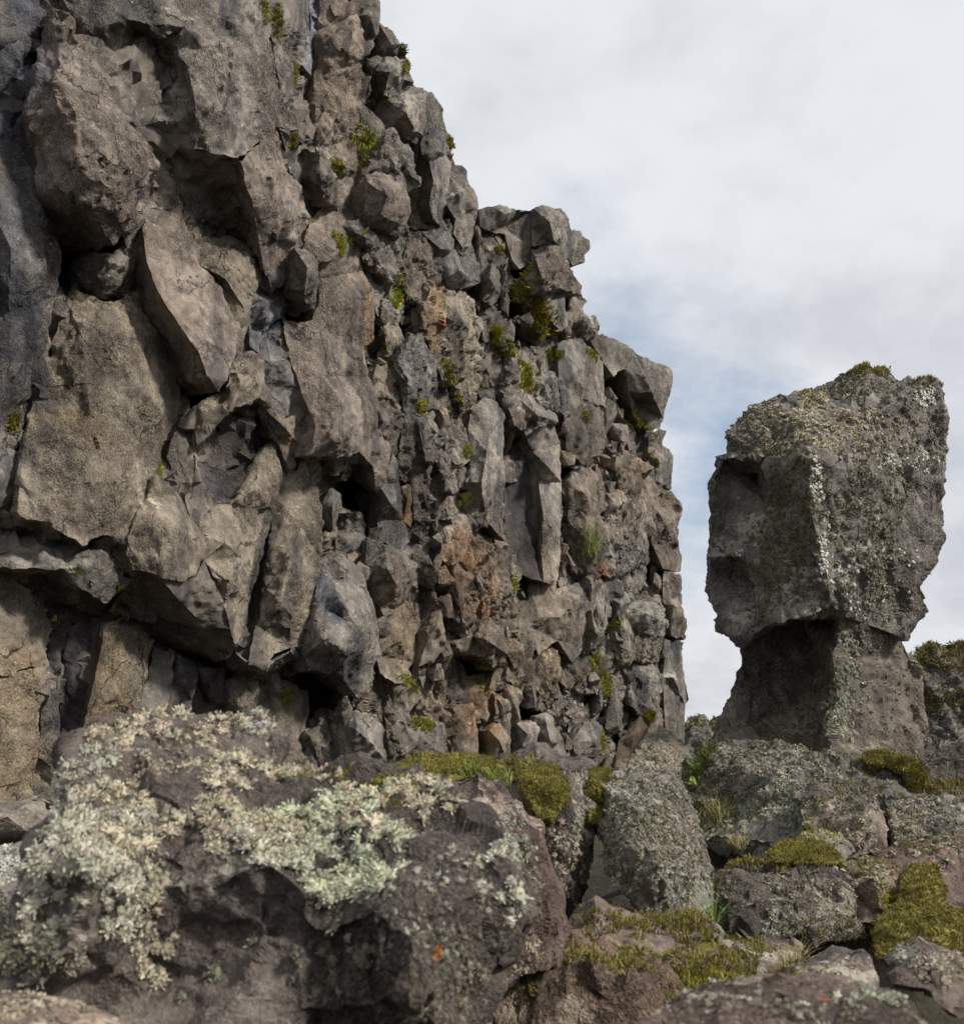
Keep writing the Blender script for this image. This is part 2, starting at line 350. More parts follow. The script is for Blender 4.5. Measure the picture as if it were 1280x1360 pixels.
BL = [  # tint, rim, inner  -- (x, y) in the survey frame, third value: metres in front of the cliff plane
 ('U', [(-60,-60,.1),(66,-60,.15),(68,5,.2),(60,45,.2),(45,95,.15),(35,140,.1),(25,175,-.1),(-60,160,-.1)], [(20,60,.3)]),
 ('G', [(-80,140,0),(0,135,.05),(28,165,.1),(35,195,.2),(45,215,.25),(58,235,.3),(60,270,.35),(72,310,.4),(80,340,.4),(82,355,.35),(75,395,.35),(66,450,.35),(48,490,.3),(30,535,.25),(20,590,.2),(-80,640,.1)], [(10,230,.25),(15,330,.55),(12,420,.45),(40,370,.5),(20,480,.45)]),
 ('G', [(-80,600,.1),(0,585,.2),(22,600,.25),(26,640,.3),(12,670,.3),(-80,690,.2)], [(0,630,.4)]),
 ('P', [(68,5,.5),(85,35,.65),(105,55,.75),(125,85,.85),(150,130,.95),(175,165,.95),(200,190,.9),(210,220,.8),(205,245,.65),(195,275,.55),(185,300,.6),(165,310,.7),(150,325,.7),(130,290,.85),(110,275,.9),(90,258,.85),(75,245,.75),(62,220,.6),(52,185,.55),(35,150,.5),(42,110,.45),(58,60,.45)], [(75,100,.7),(100,150,.9),(130,200,1.1),(165,230,1.1),(110,220,1.05),(150,270,1.0)]),
 ('G', [(100,345,.1),(120,335,.2),(150,335,.3),(170,320,.35),(180,340,.35),(188,360,.25),(185,385,.1),(165,397,.15),(140,402,.15),(115,390,.05),(95,380,0)], [(150,350,.5),(135,370,.4)]),
 ('B', [(88,400,.15),(100,385,.2),(140,402,.3),(165,398,.3),(185,388,.2),(200,420,.3),(225,440,.3),(240,480,.25),(240,520,.25),(235,560,.3),(215,590,.35),(208,630,.4),(195,665,.5),(180,690,.55),(165,715,.6),(140,708,.65),(110,722,.7),(85,710,.7),(60,693,.65),(35,690,.6),(22,680,.55),(25,640,.45),(28,600,.4),(35,560,.3),(45,520,.25),(65,480,.2),(75,440,.15)], [(110,450,.45),(160,450,.55),(120,560,.65),(180,540,.6),(100,640,.75),(160,640,.8),(60,600,.55)]),
 ('P', [(178,315,.35),(190,305,.5),(200,270,.4),(215,222,.5),(228,240,.5),(245,290,.45),(255,315,.5),(262,350,.55),(285,370,.6),(300,400,.6),(320,430,.6),(312,470,.7),(300,505,.8),(290,520,.75),(275,500,.82),(265,470,.84),(240,435,.82),(215,395,.75),(195,350,.6)], [(230,340,.62),(255,400,.78),(280,450,.82)]),
 ('G', [(72,-60,.35),(88,0,.4),(100,45,.45),(125,85,.5),(150,130,.55),(175,165,.55),(205,200,.55),(215,218,.5),(240,192,.75),(262,199,.85),(290,204,.95),(318,212,.95),(345,190,.9),(368,160,.8),(372,120,.75),(362,60,.7),(355,20,.7),(345,-60,.7)], [(170,25,.75),(178,42,.52),(225,52,.72),(245,35,.85),(195,60,.45),(210,110,.5),(238,100,.62),(250,90,.95),(270,60,1.0),(240,160,.85),(260,140,1.05),(310,150,1.05),(310,60,1.0),(150,70,.5)]),
 ('D', [(215,218,.4),(240,196,.6),(290,206,.8),(320,214,.85),(330,250,.8),(342,300,.75),(345,325,.6),(325,312,.4),(290,312,.3),(262,310,.3),(250,300,.35),(238,255,.4),(225,232,.4)], [(270,235,.45),(300,260,.45),(285,290,.4),(320,270,.6)]),
 ('P', [(320,214,.9),(345,190,.9),(368,160,.8),(378,200,.7),(385,230,.65),(405,260,.6),(412,290,.55),(405,310,.5),(395,330,.55),(398,350,.5),(375,370,.6),(362,390,.55),(352,360,.6),(345,325,.7),(335,270,.85)], [(360,230,.95),(370,290,.85)]),
 ('G', [(345,-60,.55),(408,-60,.5),(412,20,.45),(415,60,.4),(412,100,.35),(400,85,.4),(385,130,.45),(395,170,.45),(380,200,.55),(368,160,.6),(372,120,.6),(362,60,.6)], [(385,30,.7),(380,90,.65)]),
 ('U', [(408,-60,.3),(430,-60,.3),(424,20,.25),(420,70,.2),(417,115,.15),(405,90,.2),(412,40,.28)], []),
 ('G', [(385,130,.3),(400,88,.25),(418,112,.2),(420,200,.3),(435,240,.3),(448,275,.3),(412,290,.3),(405,260,.4),(385,230,.45),(380,200,.4)], [(405,150,.2),(410,230,.45)]),
 ('P', [(430,-60,.4),(450,-10,.5),(472,20,.5),(482,55,.5),(482,80,.5),(492,100,.5),(494,120,.5),(485,135,.4),(478,150,.4),(480,180,.35),(480,230,.35),(481,280,.3),(465,290,.35),(450,280,.4),(435,240,.4),(420,200,.45),(418,150,.4),(420,100,.35),(424,40,.3)], [(450,60,.6),(450,150,.6),(455,220,.55)]),
 ('D', [(403,195,.5),(425,205,.7),(440,215,.75),(448,235,.7),(448,275,.5),(430,265,.6),(415,250,.6),(402,235,.5)], [(425,230,.85)]),
 ('P', [(412,290,.4),(430,268,.4),(450,280,.45),(480,282,.45),(480,300,.5),(475,330,.5),(480,360,.45),(495,380,.4),(498,440,.4),(495,455,.35),(485,460,.4),(488,500,.5),(500,520,.5),(508,560,.5),(515,600,.5),(512,640,.5),(500,650,.45),(495,620,.6),(478,600,.75),(450,610,.8),(410,605,.8),(420,570,.8),(415,550,.7),(400,520,.65),(385,480,.55),(378,440,.5),(375,420,.45),(400,430,.5),(415,425,.5),(422,400,.5),(425,370,.5),(410,340,.5),(400,330,.5)], [(440,330,.6),(460,400,.65),(440,450,.65),(430,500,.75),(455,540,.95),(480,560,.85),(470,480,.65),(445,580,1.0)]),
 ('G', [(392,330,.8),(408,330,.85),(422,350,.85),(424,375,.8),(415,410,.7),(405,400,.7),(385,382,.7),(390,355,.75)], [(408,355,1.0),(405,385,.9)]),
 ('U', [(345,325,.45),(362,388,.45),(378,385,.45),(372,420,.5),(350,440,.55),(345,470,.55),(332,460,.55),(330,430,.45),(340,390,.4)], [(355,420,.65)]),
 ('B', [(255,312,.42),(300,313,.42),(345,328,.5),(352,365,.52),(335,395,.52),(330,430,.55),(315,470,.6),(305,440,.55),(285,372,.5),(262,350,.48)], [(300,370,.66),(325,410,.66)]),
 ('K', [(262,595,.15),(280,575,.15),(305,545,.1),(348,532,.05),(358,560,.1),(362,580,.15),(350,605,.2),(330,625,.3),(318,650,.4),(305,670,.45),(282,672,.4),(265,640,.3)], [(310,600,.1)]),  # dark recessed facet: its own stain plus shade put into the tint
 ('B', [(290,520,.5),(310,480,.5),(335,465,.55),(350,480,.55),(352,510,.6),(365,540,.6),(380,555,.55),(398,550,.55),(398,590,.5),(392,620,.45),(385,625,.45),(375,600,.45),(360,578,.5),(352,545,.55),(347,530,.6),(325,538,.65),(303,545,.65),(278,578,.55),(262,592,.5),(258,570,.4),(240,565,.35),(262,535,.4)], [(320,510,.75),(370,560,.65)]),
 ('U', [(345,470,.4),(350,440,.45),(374,425,.4),(380,445,.45),(388,480,.5),(402,525,.55),(418,555,.6),(398,590,.5),(396,550,.5),(378,555,.5),(362,540,.5),(350,510,.5)], [(370,490,.6)]),
 ('B', [(262,594,.4),(268,640,.45),(282,672,.5),(305,670,.55),(318,650,.5),(345,610,.45),(362,585,.4),(375,640,.45),(365,680,.45),(352,720,.45),(345,760,.45),(330,800,.55),(322,850,.6),(310,862,.65),(305,835,.7),(295,800,.75),(285,770,.8),(270,745,.75),(255,700,.6),(245,660,.5),(235,640,.45),(222,605,.4),(235,570,.35)], [(300,720,.85),(320,740,.8),(305,770,.9),(260,640,.6),(340,650,.65)]),
 ('B', [(208,632,.6),(215,635,.6),(235,655,.65),(255,690,.7),(271,722,.75),(265,765,.75),(240,768,.8),(215,768,.8),(195,760,.75),(175,760,.7),(168,735,.7),(175,695,.65),(195,660,.6)], [(220,700,.9)]),
 ('G', [(-80,700,0),(0,702,.1),(40,705,.2),(90,720,.35),(115,725,.45),(140,712,.6),(165,718,.7),(172,745,.6),(165,765,.55),(180,770,.55),(160,790,.5),(140,805,.5),(125,795,.6),(100,775,.65),(85,755,.6),(40,755,.5),(0,752,.4),(-80,750,.4)], [(60,735,.55),(120,750,.75),(145,730,.55)]),
 ('D', [(180,770,.5),(215,770,.75),(260,768,.8),(272,740,.75),(295,800,.75),(305,835,.7),(311,862,.65),(300,872,.4),(270,868,.2),(240,860,.1),(200,840,0),(150,830,-.1),(145,810,.3),(160,790,.4)], [(240,800,.75),(270,830,.65),(230,825,.45),(280,855,.45)]),
 ('B', [(-80,755,.1),(0,756,.1),(30,775,.15),(48,790,.15),(65,810,.15),(70,840,.15),(62,885,.15),(40,885,.2),(12,895,.2),(-80,890,.2)], [(20,830,.22)]),
 ('B', [(-80,893,.2),(12,897,.2),(40,887,.22),(60,888,.2),(55,940,.2),(50,1000,.2),(45,1050,.2),(40,1140,.2),(-80,1140,.2)], [(20,960,.26)]),
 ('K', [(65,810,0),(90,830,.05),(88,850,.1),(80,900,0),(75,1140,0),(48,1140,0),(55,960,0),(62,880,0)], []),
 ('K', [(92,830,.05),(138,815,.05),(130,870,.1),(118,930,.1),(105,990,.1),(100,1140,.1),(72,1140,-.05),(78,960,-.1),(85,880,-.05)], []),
 ('B', [(140,828,.25),(165,830,.2),(205,850,.2),(195,900,.2),(185,950,.2),(185,1010,.2),(100,1010,.2),(110,970,.25),(125,910,.25)], [(150,920,.35),(170,920,.3)]),
 ('G', [(205,862,0),(232,870,.05),(228,910,.05),(220,945,.05),(185,942,.05),(195,900,.05)], []),
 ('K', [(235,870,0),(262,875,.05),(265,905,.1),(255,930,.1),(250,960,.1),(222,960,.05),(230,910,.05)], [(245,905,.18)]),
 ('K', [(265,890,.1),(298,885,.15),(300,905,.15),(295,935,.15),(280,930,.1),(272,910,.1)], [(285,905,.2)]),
 ('B', [(300,905,.1),(322,897,.15),(345,900,.15),(345,940,.2),(343,1000,.2),(300,1000,.1)], [(325,950,.28)]),
 ('B', [(348,900,.12),(380,905,.15),(410,920,.15),(408,960,.15),(405,1010,.15),(346,1010,.15)], [(378,950,.25)]),
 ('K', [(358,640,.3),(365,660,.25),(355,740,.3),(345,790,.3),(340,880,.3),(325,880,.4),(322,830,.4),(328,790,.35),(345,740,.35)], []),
 ('B', [(378,620,.4),(395,625,.45),(400,600,.4),(418,610,.45),(420,640,.45),(430,670,.5),(430,720,.55),(422,740,.5),(420,780,.55),(415,810,.5),(400,840,.55),(385,860,.6),(365,870,.6),(350,885,.6),(330,882,.6),(340,830,.55),(345,790,.5),(355,740,.45),(366,665,.4),(375,630,.35)], [(385,740,.75),(370,800,.75),(400,700,.65),(390,820,.75)]),
 ('G', [(308,862,.5),(330,880,.6),(350,888,.6),(385,865,.6),(392,830,.6),(410,845,.55),(400,880,.5),(380,880,.4),(350,905,.2),(330,898,.1),(300,890,.1)], [(370,880,.5)]),
 ('G', [(425,740,.5),(445,735,.55),(470,750,.6),(488,780,.6),(500,805,.6),(506,840,.6),(508,870,.6),(495,890,.6),(488,920,.55),(478,932,.5),(465,915,.6),(455,900,.7),(438,892,.7),(410,892,.7),(405,870,.7),(412,830,.7),(422,800,.65),(423,765,.55)], [(440,770,.65),(450,800,.9),(470,830,.95),(455,860,.95),(480,870,.8),(430,850,.95),(435,810,.8)]),
 ('G', [(425,670,.4),(440,650,.45),(452,655,.5),(452,675,.5),(440,705,.5),(430,695,.45)], [(442,675,.6)]),
 ('G', [(488,715,.4),(510,720,.5),(540,735,.6),(556,750,.6),(553,770,.55),(540,795,.5),(525,810,.5),(510,818,.5),(500,800,.5),(490,780,.45),(486,750,.4)], [(515,755,.8),(525,775,.75)]),
 ('G', [(440,705,.1),(465,703,.1),(490,712,.2),(485,745,.25),(470,740,.2),(450,732,.2)], [(465,722,.3)]),
 ('U', [(503,645,.45),(515,630,.5),(522,600,.45),(530,640,.45),(535,690,.45),(545,720,.45),(530,730,.45),(505,718,.4),(500,690,.35),(505,665,.4)], [(520,670,.55)]),
 ('O', [(532,645,.4),(545,640,.45),(550,670,.4),(545,700,.4),(535,690,.4)], [(542,665,.5)]),
 ('B', [(512,815,.3),(535,800,.35),(548,800,.4),(553,830,.4),(550,880,.4),(545,900,.45),(525,908,.5),(505,895,.45),(500,870,.4)], [(530,850,.5)]),
 ('G', [(548,770,.3),(560,745,.45),(582,765,.6),(575,782,.5),(585,810,.6),(592,860,.6),(575,880,.55),(556,885,.5),(553,840,.4),(552,800,.3)], [(562,785,.25),(562,815,.3),(570,845,.6),(580,830,.7)]),
 ('P', [(483,238,.7),(500,228,.8),(520,232,.85),(537,248,.85),(546,268,.8),(545,285,.75),(538,300,.7),(535,315,.65),(525,315,.6),(510,305,.65),(490,300,.7),(482,285,.65)], [(515,260,1.0),(505,285,.95)]),
 ('G', [(480,138,.3),(492,145,.35),(505,160,.4),(512,175,.45),(513,220,.5),(500,228,.45),(482,232,.35),(477,190,.3)], []),
 ('G', [(455,300,.5),(475,290,.6),(495,305,.65),(507,320,.6),(505,340,.5),(490,350,.4),(470,335,.4),(455,325,.4)], [(485,315,.75)]),
 ('G', [(450,-60,.5),(496,-60,.55),(503,5,.55),(505,25,.5),(500,50,.45),(492,72,.45),(482,75,.4),(480,50,.4),(472,20,.4)], [(490,20,.65)]),
 ('G', [(503,30,.45),(515,35,.5),(522,45,.5),(535,58,.5),(543,78,.45),(540,82,.4),(525,78,.35),(505,75,.3),(495,72,.3)], [(520,58,.55)]),
 ('L', [(488,78,.4),(510,73,.5),(540,82,.5),(545,92,.45),(548,108,.4),(535,105,.45),(535,122,.4),(520,130,.4),(510,125,.4),(500,105,.35),(496,95,.4)], [(518,95,.65)]),
 ('L', [(500,100,.2),(515,132,.4),(535,122,.55),(548,110,.55),(560,118,.6),(565,125,.6),(565,165,.55),(562,180,.55),(556,193,.5),(540,185,.5),(527,172,.45),(515,170,.4),(507,160,.3),(510,140,.3)], [(540,150,.8),(550,170,.7)]),
 ('G', [(562,120,.5),(575,122,.5),(588,145,.5),(590,165,.5),(594,180,.5),(593,205,.45),(600,215,.45),(592,260,.5),(588,290,.5),(585,300,.5),(575,290,.55),(570,270,.55),(576,240,.6),(570,215,.6),(560,205,.55),(558,190,.5),(566,165,.5)], [(580,200,.7),(578,170,.6)]),
 ('B', [(535,250,.1),(560,225,.2),(575,240,.35),(585,280,.5),(588,290,.5),(570,305,.4),(545,303,.3),(540,285,.2)], [(565,275,.35)]),
 ('G', [(594,210,.4),(610,218,.45),(620,228,.45),(625,245,.45),(632,262,.45),(633,280,.4),(630,300,.4),(628,325,.4),(615,330,.45),(602,310,.45),(605,290,.45),(590,265,.45),(598,235,.4)], [(612,255,.6)]),
 ('U', [(540,305,.3),(560,308,.4),(588,295,.45),(600,310,.45),(602,330,.5),(615,340,.5),(630,330,.45),(640,350,.45),(640,375,.45),(622,382,.45),(600,385,.4),(585,370,.4),(575,345,.35),(545,320,.3)], [(585,330,.55),(610,360,.6)]),
 ('G', [(632,300,.4),(640,310,.45),(655,340,.5),(666,365,.5),(665,390,.5),(655,408,.45),(640,400,.4),(640,370,.4)], [(650,370,.6)]),
 ('G', [(636,278,.35),(655,274,.4),(683,277,.45),(708,280,.5),(706,330,.45),(700,350,.4),(690,357,.4),(680,345,.35),(670,310,.35),(650,305,.3),(638,300,.3)], [(670,285,.5),(672,300,.25)]),
 ('G', [(707,300,.5),(708,276,.55),(722,272,.65),(745,276,.65),(756,290,.65),(758,305,.6),(775,311,.55),(782,320,.5),(782,332,.5),(775,338,.45),(775,346,.45),(760,352,.5),(752,340,.6),(742,325,.7),(730,322,.7),(707,326,.5)], [(730,295,.85),(735,318,.85)]),
 ('P', [(705,328,.4),(730,325,.7),(742,326,.7),(752,342,.65),(758,355,.6),(763,365,.55),(772,380,.55),(770,390,.5),(758,388,.5),(740,383,.6),(725,386,.6),(705,388,.5),(696,375,.45),(702,350,.4)], [(712,345,.7),(735,350,.8),(720,370,.75)]),
 ('L', [(720,388,.3),(745,383,.35),(752,390,.35),(755,430,.35),(745,440,.4),(735,430,.4),(725,410,.35)], [(740,410,.45)]),
 ('G', [(755,392,.3),(770,388,.35),(778,400,.3),(775,412,.35),(790,420,.4),(799,438,.4),(795,445,.4),(780,453,.35),(770,445,.35),(757,430,.3)], [(775,425,.5)]),
 ('G', [(783,450,.3),(800,444,.4),(820,453,.45),(835,460,.5),(848,470,.5),(865,480,.5),(888,486,.5),(894,495,.5),(893,512,.45),(888,530,.45),(880,555,.4),(875,570,.35),(850,565,.2),(840,550,.3),(835,520,.4),(830,490,.45),(815,500,.4),(800,480,.3)], [(855,500,.65),(865,520,.7),(870,490,.65),(845,480,.55),(850,540,.25)]),
 ('G', [(875,570,.3),(886,572,.35),(880,590,.3),(893,605,.35),(893,625,.3),(890,650,.3),(870,640,.3),(860,600,.25),(862,580,.25)], [(876,615,.4)]),
 ('P', [(870,645,.25),(892,655,.3),(906,672,.35),(905,682,.3),(898,700,.25),(902,730,.25),(903,760,.25),(880,755,.25),(865,720,.2),(868,670,.2)], [(885,700,.4)]),
 ('P', [(880,760,.2),(903,765,.3),(904,790,.3),(905,805,.35),(912,822,.35),(912,835,.3),(908,850,.3),(890,845,.3),(880,800,.25)], [(893,805,.4)]),
 ('G', [(885,850,.2),(908,852,.25),(907,880,.25),(912,910,.3),(916,930,.35),(910,938,.3),(910,1000,.25),(885,1000,.2),(880,900,.2)], [(895,900,.35)]),
 ('L', [(625,540,.4),(645,528,.45),(662,535,.5),(670,555,.5),(670,600,.5),(672,640,.5),(668,690,.5),(672,720,.45),(660,710,.5),(645,690,.5),(625,660,.5),(618,640,.5),(625,610,.45),(622,570,.4)], [(648,600,.7),(640,640,.75),(655,560,.6)]),
 ('B', [(669,550,.2),(678,545,.25),(686,570,.3),(680,595,.2),(673,605,.1)], []),
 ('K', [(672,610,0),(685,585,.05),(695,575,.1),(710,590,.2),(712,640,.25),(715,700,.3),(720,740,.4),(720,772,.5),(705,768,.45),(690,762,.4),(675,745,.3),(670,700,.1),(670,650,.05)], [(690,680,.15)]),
 ('L', [(697,578,.3),(715,565,.4),(735,565,.45),(742,590,.45),(745,640,.45),(748,680,.45),(745,720,.5),(742,770,.5),(735,780,.5),(722,773,.55),(720,740,.5),(722,690,.5),(715,640,.4),(708,600,.3)], [(728,620,.65),(733,700,.6)]),
 ('G', [(690,530,.4),(700,520,.45),(725,535,.5),(740,560,.5),(715,568,.5),(698,578,.45),(690,560,.4)], [(712,550,.65)]),
 ('G', [(605,855,.5),(630,845,.6),(650,820,.6),(670,840,.65),(676,870,.6),(672,888,.5),(655,885,.5),(640,870,.55),(615,866,.5)], [(645,850,.8)]),
 ('R', [(625,800,.4),(640,790,.5),(655,798,.5),(650,815,.5),(638,825,.5),(628,818,.45)], [(642,803,.65)]),
 ('G', [(700,770,.3),(745,780,.35),(785,770,.4),(790,800,.4),(775,860,.4),(760,880,.4),(740,850,.35),(715,870,.35),(700,830,.3)], [(760,800,.55),(745,820,.5),(715,820,.4)]),
 ('G', [(768,755,.35),(790,752,.45),(800,775,.45),(785,800,.45),(770,790,.4)], [(785,772,.6)]),
 ('G', [(775,845,.4),(785,810,.5),(800,840,.55),(805,850,.5),(780,865,.4),(770,870,.3)], [(790,840,.6)]),
 ('L', [(835,805,.4),(855,797,.5),(875,805,.5),(890,830,.45),(880,845,.45),(860,842,.5),(835,835,.45),(828,820,.4)], [(858,815,.7)]),
 ('L', [(810,795,.35),(830,785,.45),(838,800,.5),(828,818,.45),(812,825,.4)], [(824,802,.6)]),
 ('G', [(756,640,.4),(775,620,.4),(800,630,.45),(805,670,.45),(790,700,.45),(770,705,.4),(755,690,.35)], [(780,660,.6)]),
 ('G', [(805,655,.4),(825,650,.45),(836,670,.45),(830,690,.45),(815,700,.45),(802,690,.4)], [(820,672,.6)]),
 ('G', [(850,690,.35),(865,685,.4),(873,705,.45),(865,712,.4),(852,708,.4)], [(862,697,.5)]),
 ('D', [(750,560,.3),(775,530,.3),(800,535,.3),(805,590,.3),(780,620,.3),(752,600,.25)], [(775,570,.4)]),
 ('G', [(740,455,.3),(770,448,.35),(800,480,.35),(803,540,.35),(775,530,.35),(750,560,.4),(742,510,.35)], [(770,490,.5)]),
 ('G', [(760,985,.3),(775,960,.3),(800,965,.3),(805,1005,.3),(765,1010,.3)], [(785,985,.4)]),
 ('L', [(685,960,.45),(705,955,.55),(716,965,.55),(712,995,.5),(690,1000,.5),(683,980,.4)], [(700,975,.65)]),
 ('B', [(650,970,.45),(663,960,.5),(677,980,.5),(675,1010,.5),(650,1010,.4)], [(664,985,.6)]),
 ('G', [(600,940,.3),(630,935,.35),(637,970,.35),(636,1010,.35),(600,1010,.3)], [(620,970,.45)]),
 ('D', [(610,900,.1),(648,893,.15),(650,935,.2),(640,955,.2),(612,945,.15)], [(630,920,.25)]),
 ('L', [(450,960,.5),(470,945,.6),(500,950,.6),(515,975,.55),(520,1020,.5),(450,1020,.5)], [(475,970,.8),(495,990,.75)]),
 ('G', [(520,960,.3),(560,950,.4),(590,960,.4),(598,1010,.35),(525,1015,.3)], [(560,980,.5)]),
]
HOLES = [[(60,235),(95,262),(130,290),(150,325),(120,335),(100,345),(85,385),(78,330)], [(185,350),(215,395),(240,435),(268,475),(290,522),(245,560),(238,470),(200,420)],
         [(512,170),(530,172),(558,195),(575,240),(560,222),(535,250),(540,305),(545,268),(520,232),(512,200)], [(450,640),(478,605),(496,625),(505,665),(500,700),(465,702),(450,690)],
         [(408,895),(455,903),(470,925),(450,948),(410,960)], [(608,868),(640,872),(670,888),(660,895),(610,896)], [(550,760),(575,768),(570,790),(552,795)], [(640,968),(658,960),(650,990),(640,1000)], [(200,850),(300,875),(300,888),(240,868)], [(385,385),(405,402),(400,430),(385,425)],
         [(805,500),(822,470),(835,520),(818,540)], [(500,345),(520,340),(525,380),(505,380)], [(670,545),(690,540),(695,575),(680,600)]]
for k, (tn, rim, inner) in enumerate(BL):
    cxm = np.mean([p[0] for p in rim]); big = np.ptp([p[0] for p in rim]) * np.ptp([p[1] for p in rim]) > 5000
    md = np.mean([p[2] for p in rim]); ex = 1.05 if big else 1.1
    rim = [(a, b, md + (c - md) * ex) for a, b, c in rim]; inner = [(a, b, md + (c - md) * ex) for a, b, c in inner]
    V, F, t = relief(rim, inner, True, .45, .88, 4.0, 1.0, k * 3.1, TINT[tn], stain_shade=True, lump=.45 if big else .8, mid=.6 if big and not (60 < cxm < 480 and np.mean([p[1] for p in rim]) < 330) else .95)
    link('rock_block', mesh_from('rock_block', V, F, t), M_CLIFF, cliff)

tick('blocks')
def inside(poly, x, y):
    c = False; n = len(poly)
    for i in range(n):
        x1, y1 = poly[i][:2]; x2, y2 = poly[i - 1][:2]
        if (y1 > y) != (y2 > y) and x < (x2 - x1) * (y - y1) / (y2 - y1) + x1: c = not c
    return c
def edge_dist(poly, x, y):
    P = np.array([p[:2] for p in poly], float); A = P; B = np.roll(P, -1, 0); d = B - A
    t = np.clip(((np.array((x, y)) - A) * d).sum(1) / (d * d).sum(1), 0, 1)
    return np.hypot(*(A + d * t[:, None] - (x, y)).T).min()
# the mass of the cliff behind the blocks
SIL = [(-420,1500),(-420,-520),(380,-520),(450,-330),(492,-60),(498,20),(515,50),(535,85),(542,115),(560,128),(582,150),(588,205),(605,225),(622,260),(630,300),(650,290),(700,288),(745,292),(752,320),(758,360),(760,400),(785,440),(810,462),(850,480),(880,500),(876,550),(868,575),(880,620),(885,665),(893,690),(895,760),(898,800),(902,860),(900,900),(903,960),(903,1040),(900,1090),(300,1180)]
GS = 14.0
RP = np.array([p for b_ in BL for p in b_[1]])
def base_depth(x, y):
    wq = 1 / ((RP[:, 0] - x) ** 2 + (RP[:, 1] - y) ** 2 + 150.0) ** 2
    return float((wq * RP[:, 2]).sum() / wq.sum())
for _ in range(900):                          # small dark pockets between the broken blocks
    x, y = random.uniform(500, 880), random.uniform(330, 1000)
    if len(HOLES) > 46: break
    a_, b_ = random.uniform(6, 11), random.uniform(8, 15)
    if not inside(SIL, x, y) or edge_dist(SIL, x, y) < 22 or any(inside(b[1], x, y) for b in BL) or any(abs(h[0][0] - x) < 34 and abs(h[0][1] - y) < 34 for h in HOLES): continue
    HOLES.append([(x + a_ * math.cos(t_ * 1.047) * random.uniform(.7, 1.2), y + b_ * math.sin(t_ * 1.047) * random.uniform(.7, 1.2)) for t_ in range(6)])
def back_mesh():
    xs, ys = [], []
    pts = []
    for (x, y) in SIL: pts.append((x, y))
    gx = np.arange(-410, 905, GS); gy = np.arange(-510, 1170, GS)
    inn = [(x + rng.uniform(-4, 4), y + rng.uniform(-4, 4)) for x in gx for y in gy if (x > -60 and y > -60 and y < 1060) and inside(SIL, x, y) and edge_dist(SIL, x, y) > 5]
    rim3 = [(x, y, -.12) for x, y in SIL]
    inn3 = []
    for x, y in inn:
        d = base_depth(x, y) - (.10 if x < 430 else .22) + .08 * math.sin(x * .05 + y * .023) * math.sin(y * .041 - x * .02)
        for h in HOLES:
            if inside(h, x, y) : d = -1.1
            elif edge_dist(h, x, y) < 8: d = min(d, -.8)
        inn3.append((x, y, d))
    return rim3, inn3
r3, i3 = back_mesh()
V, F, t = relief(r3, i3, True, 5.0, 1.0, 6.6, 1.7, 77.7, (.9, .87, .84), backdir=-WN, stain_shade=True, sz=.8, mid=1.3)
link('rock_face', mesh_from('rock_face', V, F, t), M_CLIFF, cliff)

tick('back')
# loose angular stones wedged in the face
def hull_stone(seed, n=15, el=(1, 1, 1), sub=.16, amp=.06):
    r = np.random.default_rng(seed); p = r.normal(size=(n, 3)); p /= np.linalg.norm(p, axis=1)[:, None]
    p = np.sign(p) * np.abs(p) ** .75 * r.uniform(.85, 1.1, (n, 1)) * np.array(el)
    bm = bmesh.new()
    for q in p: bm.verts.new(q)
    bmesh.ops.convex_hull(bm, input=bm.verts); bmesh.ops.triangulate(bm, faces=bm.faces)
    for v in [v for v in bm.verts if not v.link_faces]: bm.verts.remove(v)
    bm.verts.index_update()
    V = np.array([v.co[:] for v in bm.verts]); F = np.array([[v.index for v in f.verts] for f in bm.faces]); bm.free()
    V, F, _ = refine(V, F, sub)
    nr = vnormals(V, F); Q = V + seed * 3.3
    V = V + nr * (amp * (.8 * facet(Q * 1.9, 3, 1) + .5 * fbm(Q * 2, 4, 8, .6) + .35 * facet(Q * 5, 19, 1)))[:, None]
    return V, F
STONES = [hull_stone(100 + k, 9 + k % 6, (1, .9, 1 + .35 * (k % 3)), .17) for k in range(16)]
STONE_ME = []
for V, F in STONES:
    me = mesh_from('stone', V, F); me.materials.append(M_CLIFF); STONE_ME.append(me)
BASIS = np.stack((WT, WN, np.array((0, 0, 1.))), 1)
SILIN = [(p[0], p[1]) for p in SIL]
POLYS = [(np.array([p[:2] for p in b[1]], float).min(0), np.array([p[:2] for p in b[1]], float).max(0), b[1]) for b in BL]
def in_block(x, y):
    return any(a[0] < x < b[0] and a[1] < y < b[1] and inside(p, x, y) for a, b, p in POLYS)
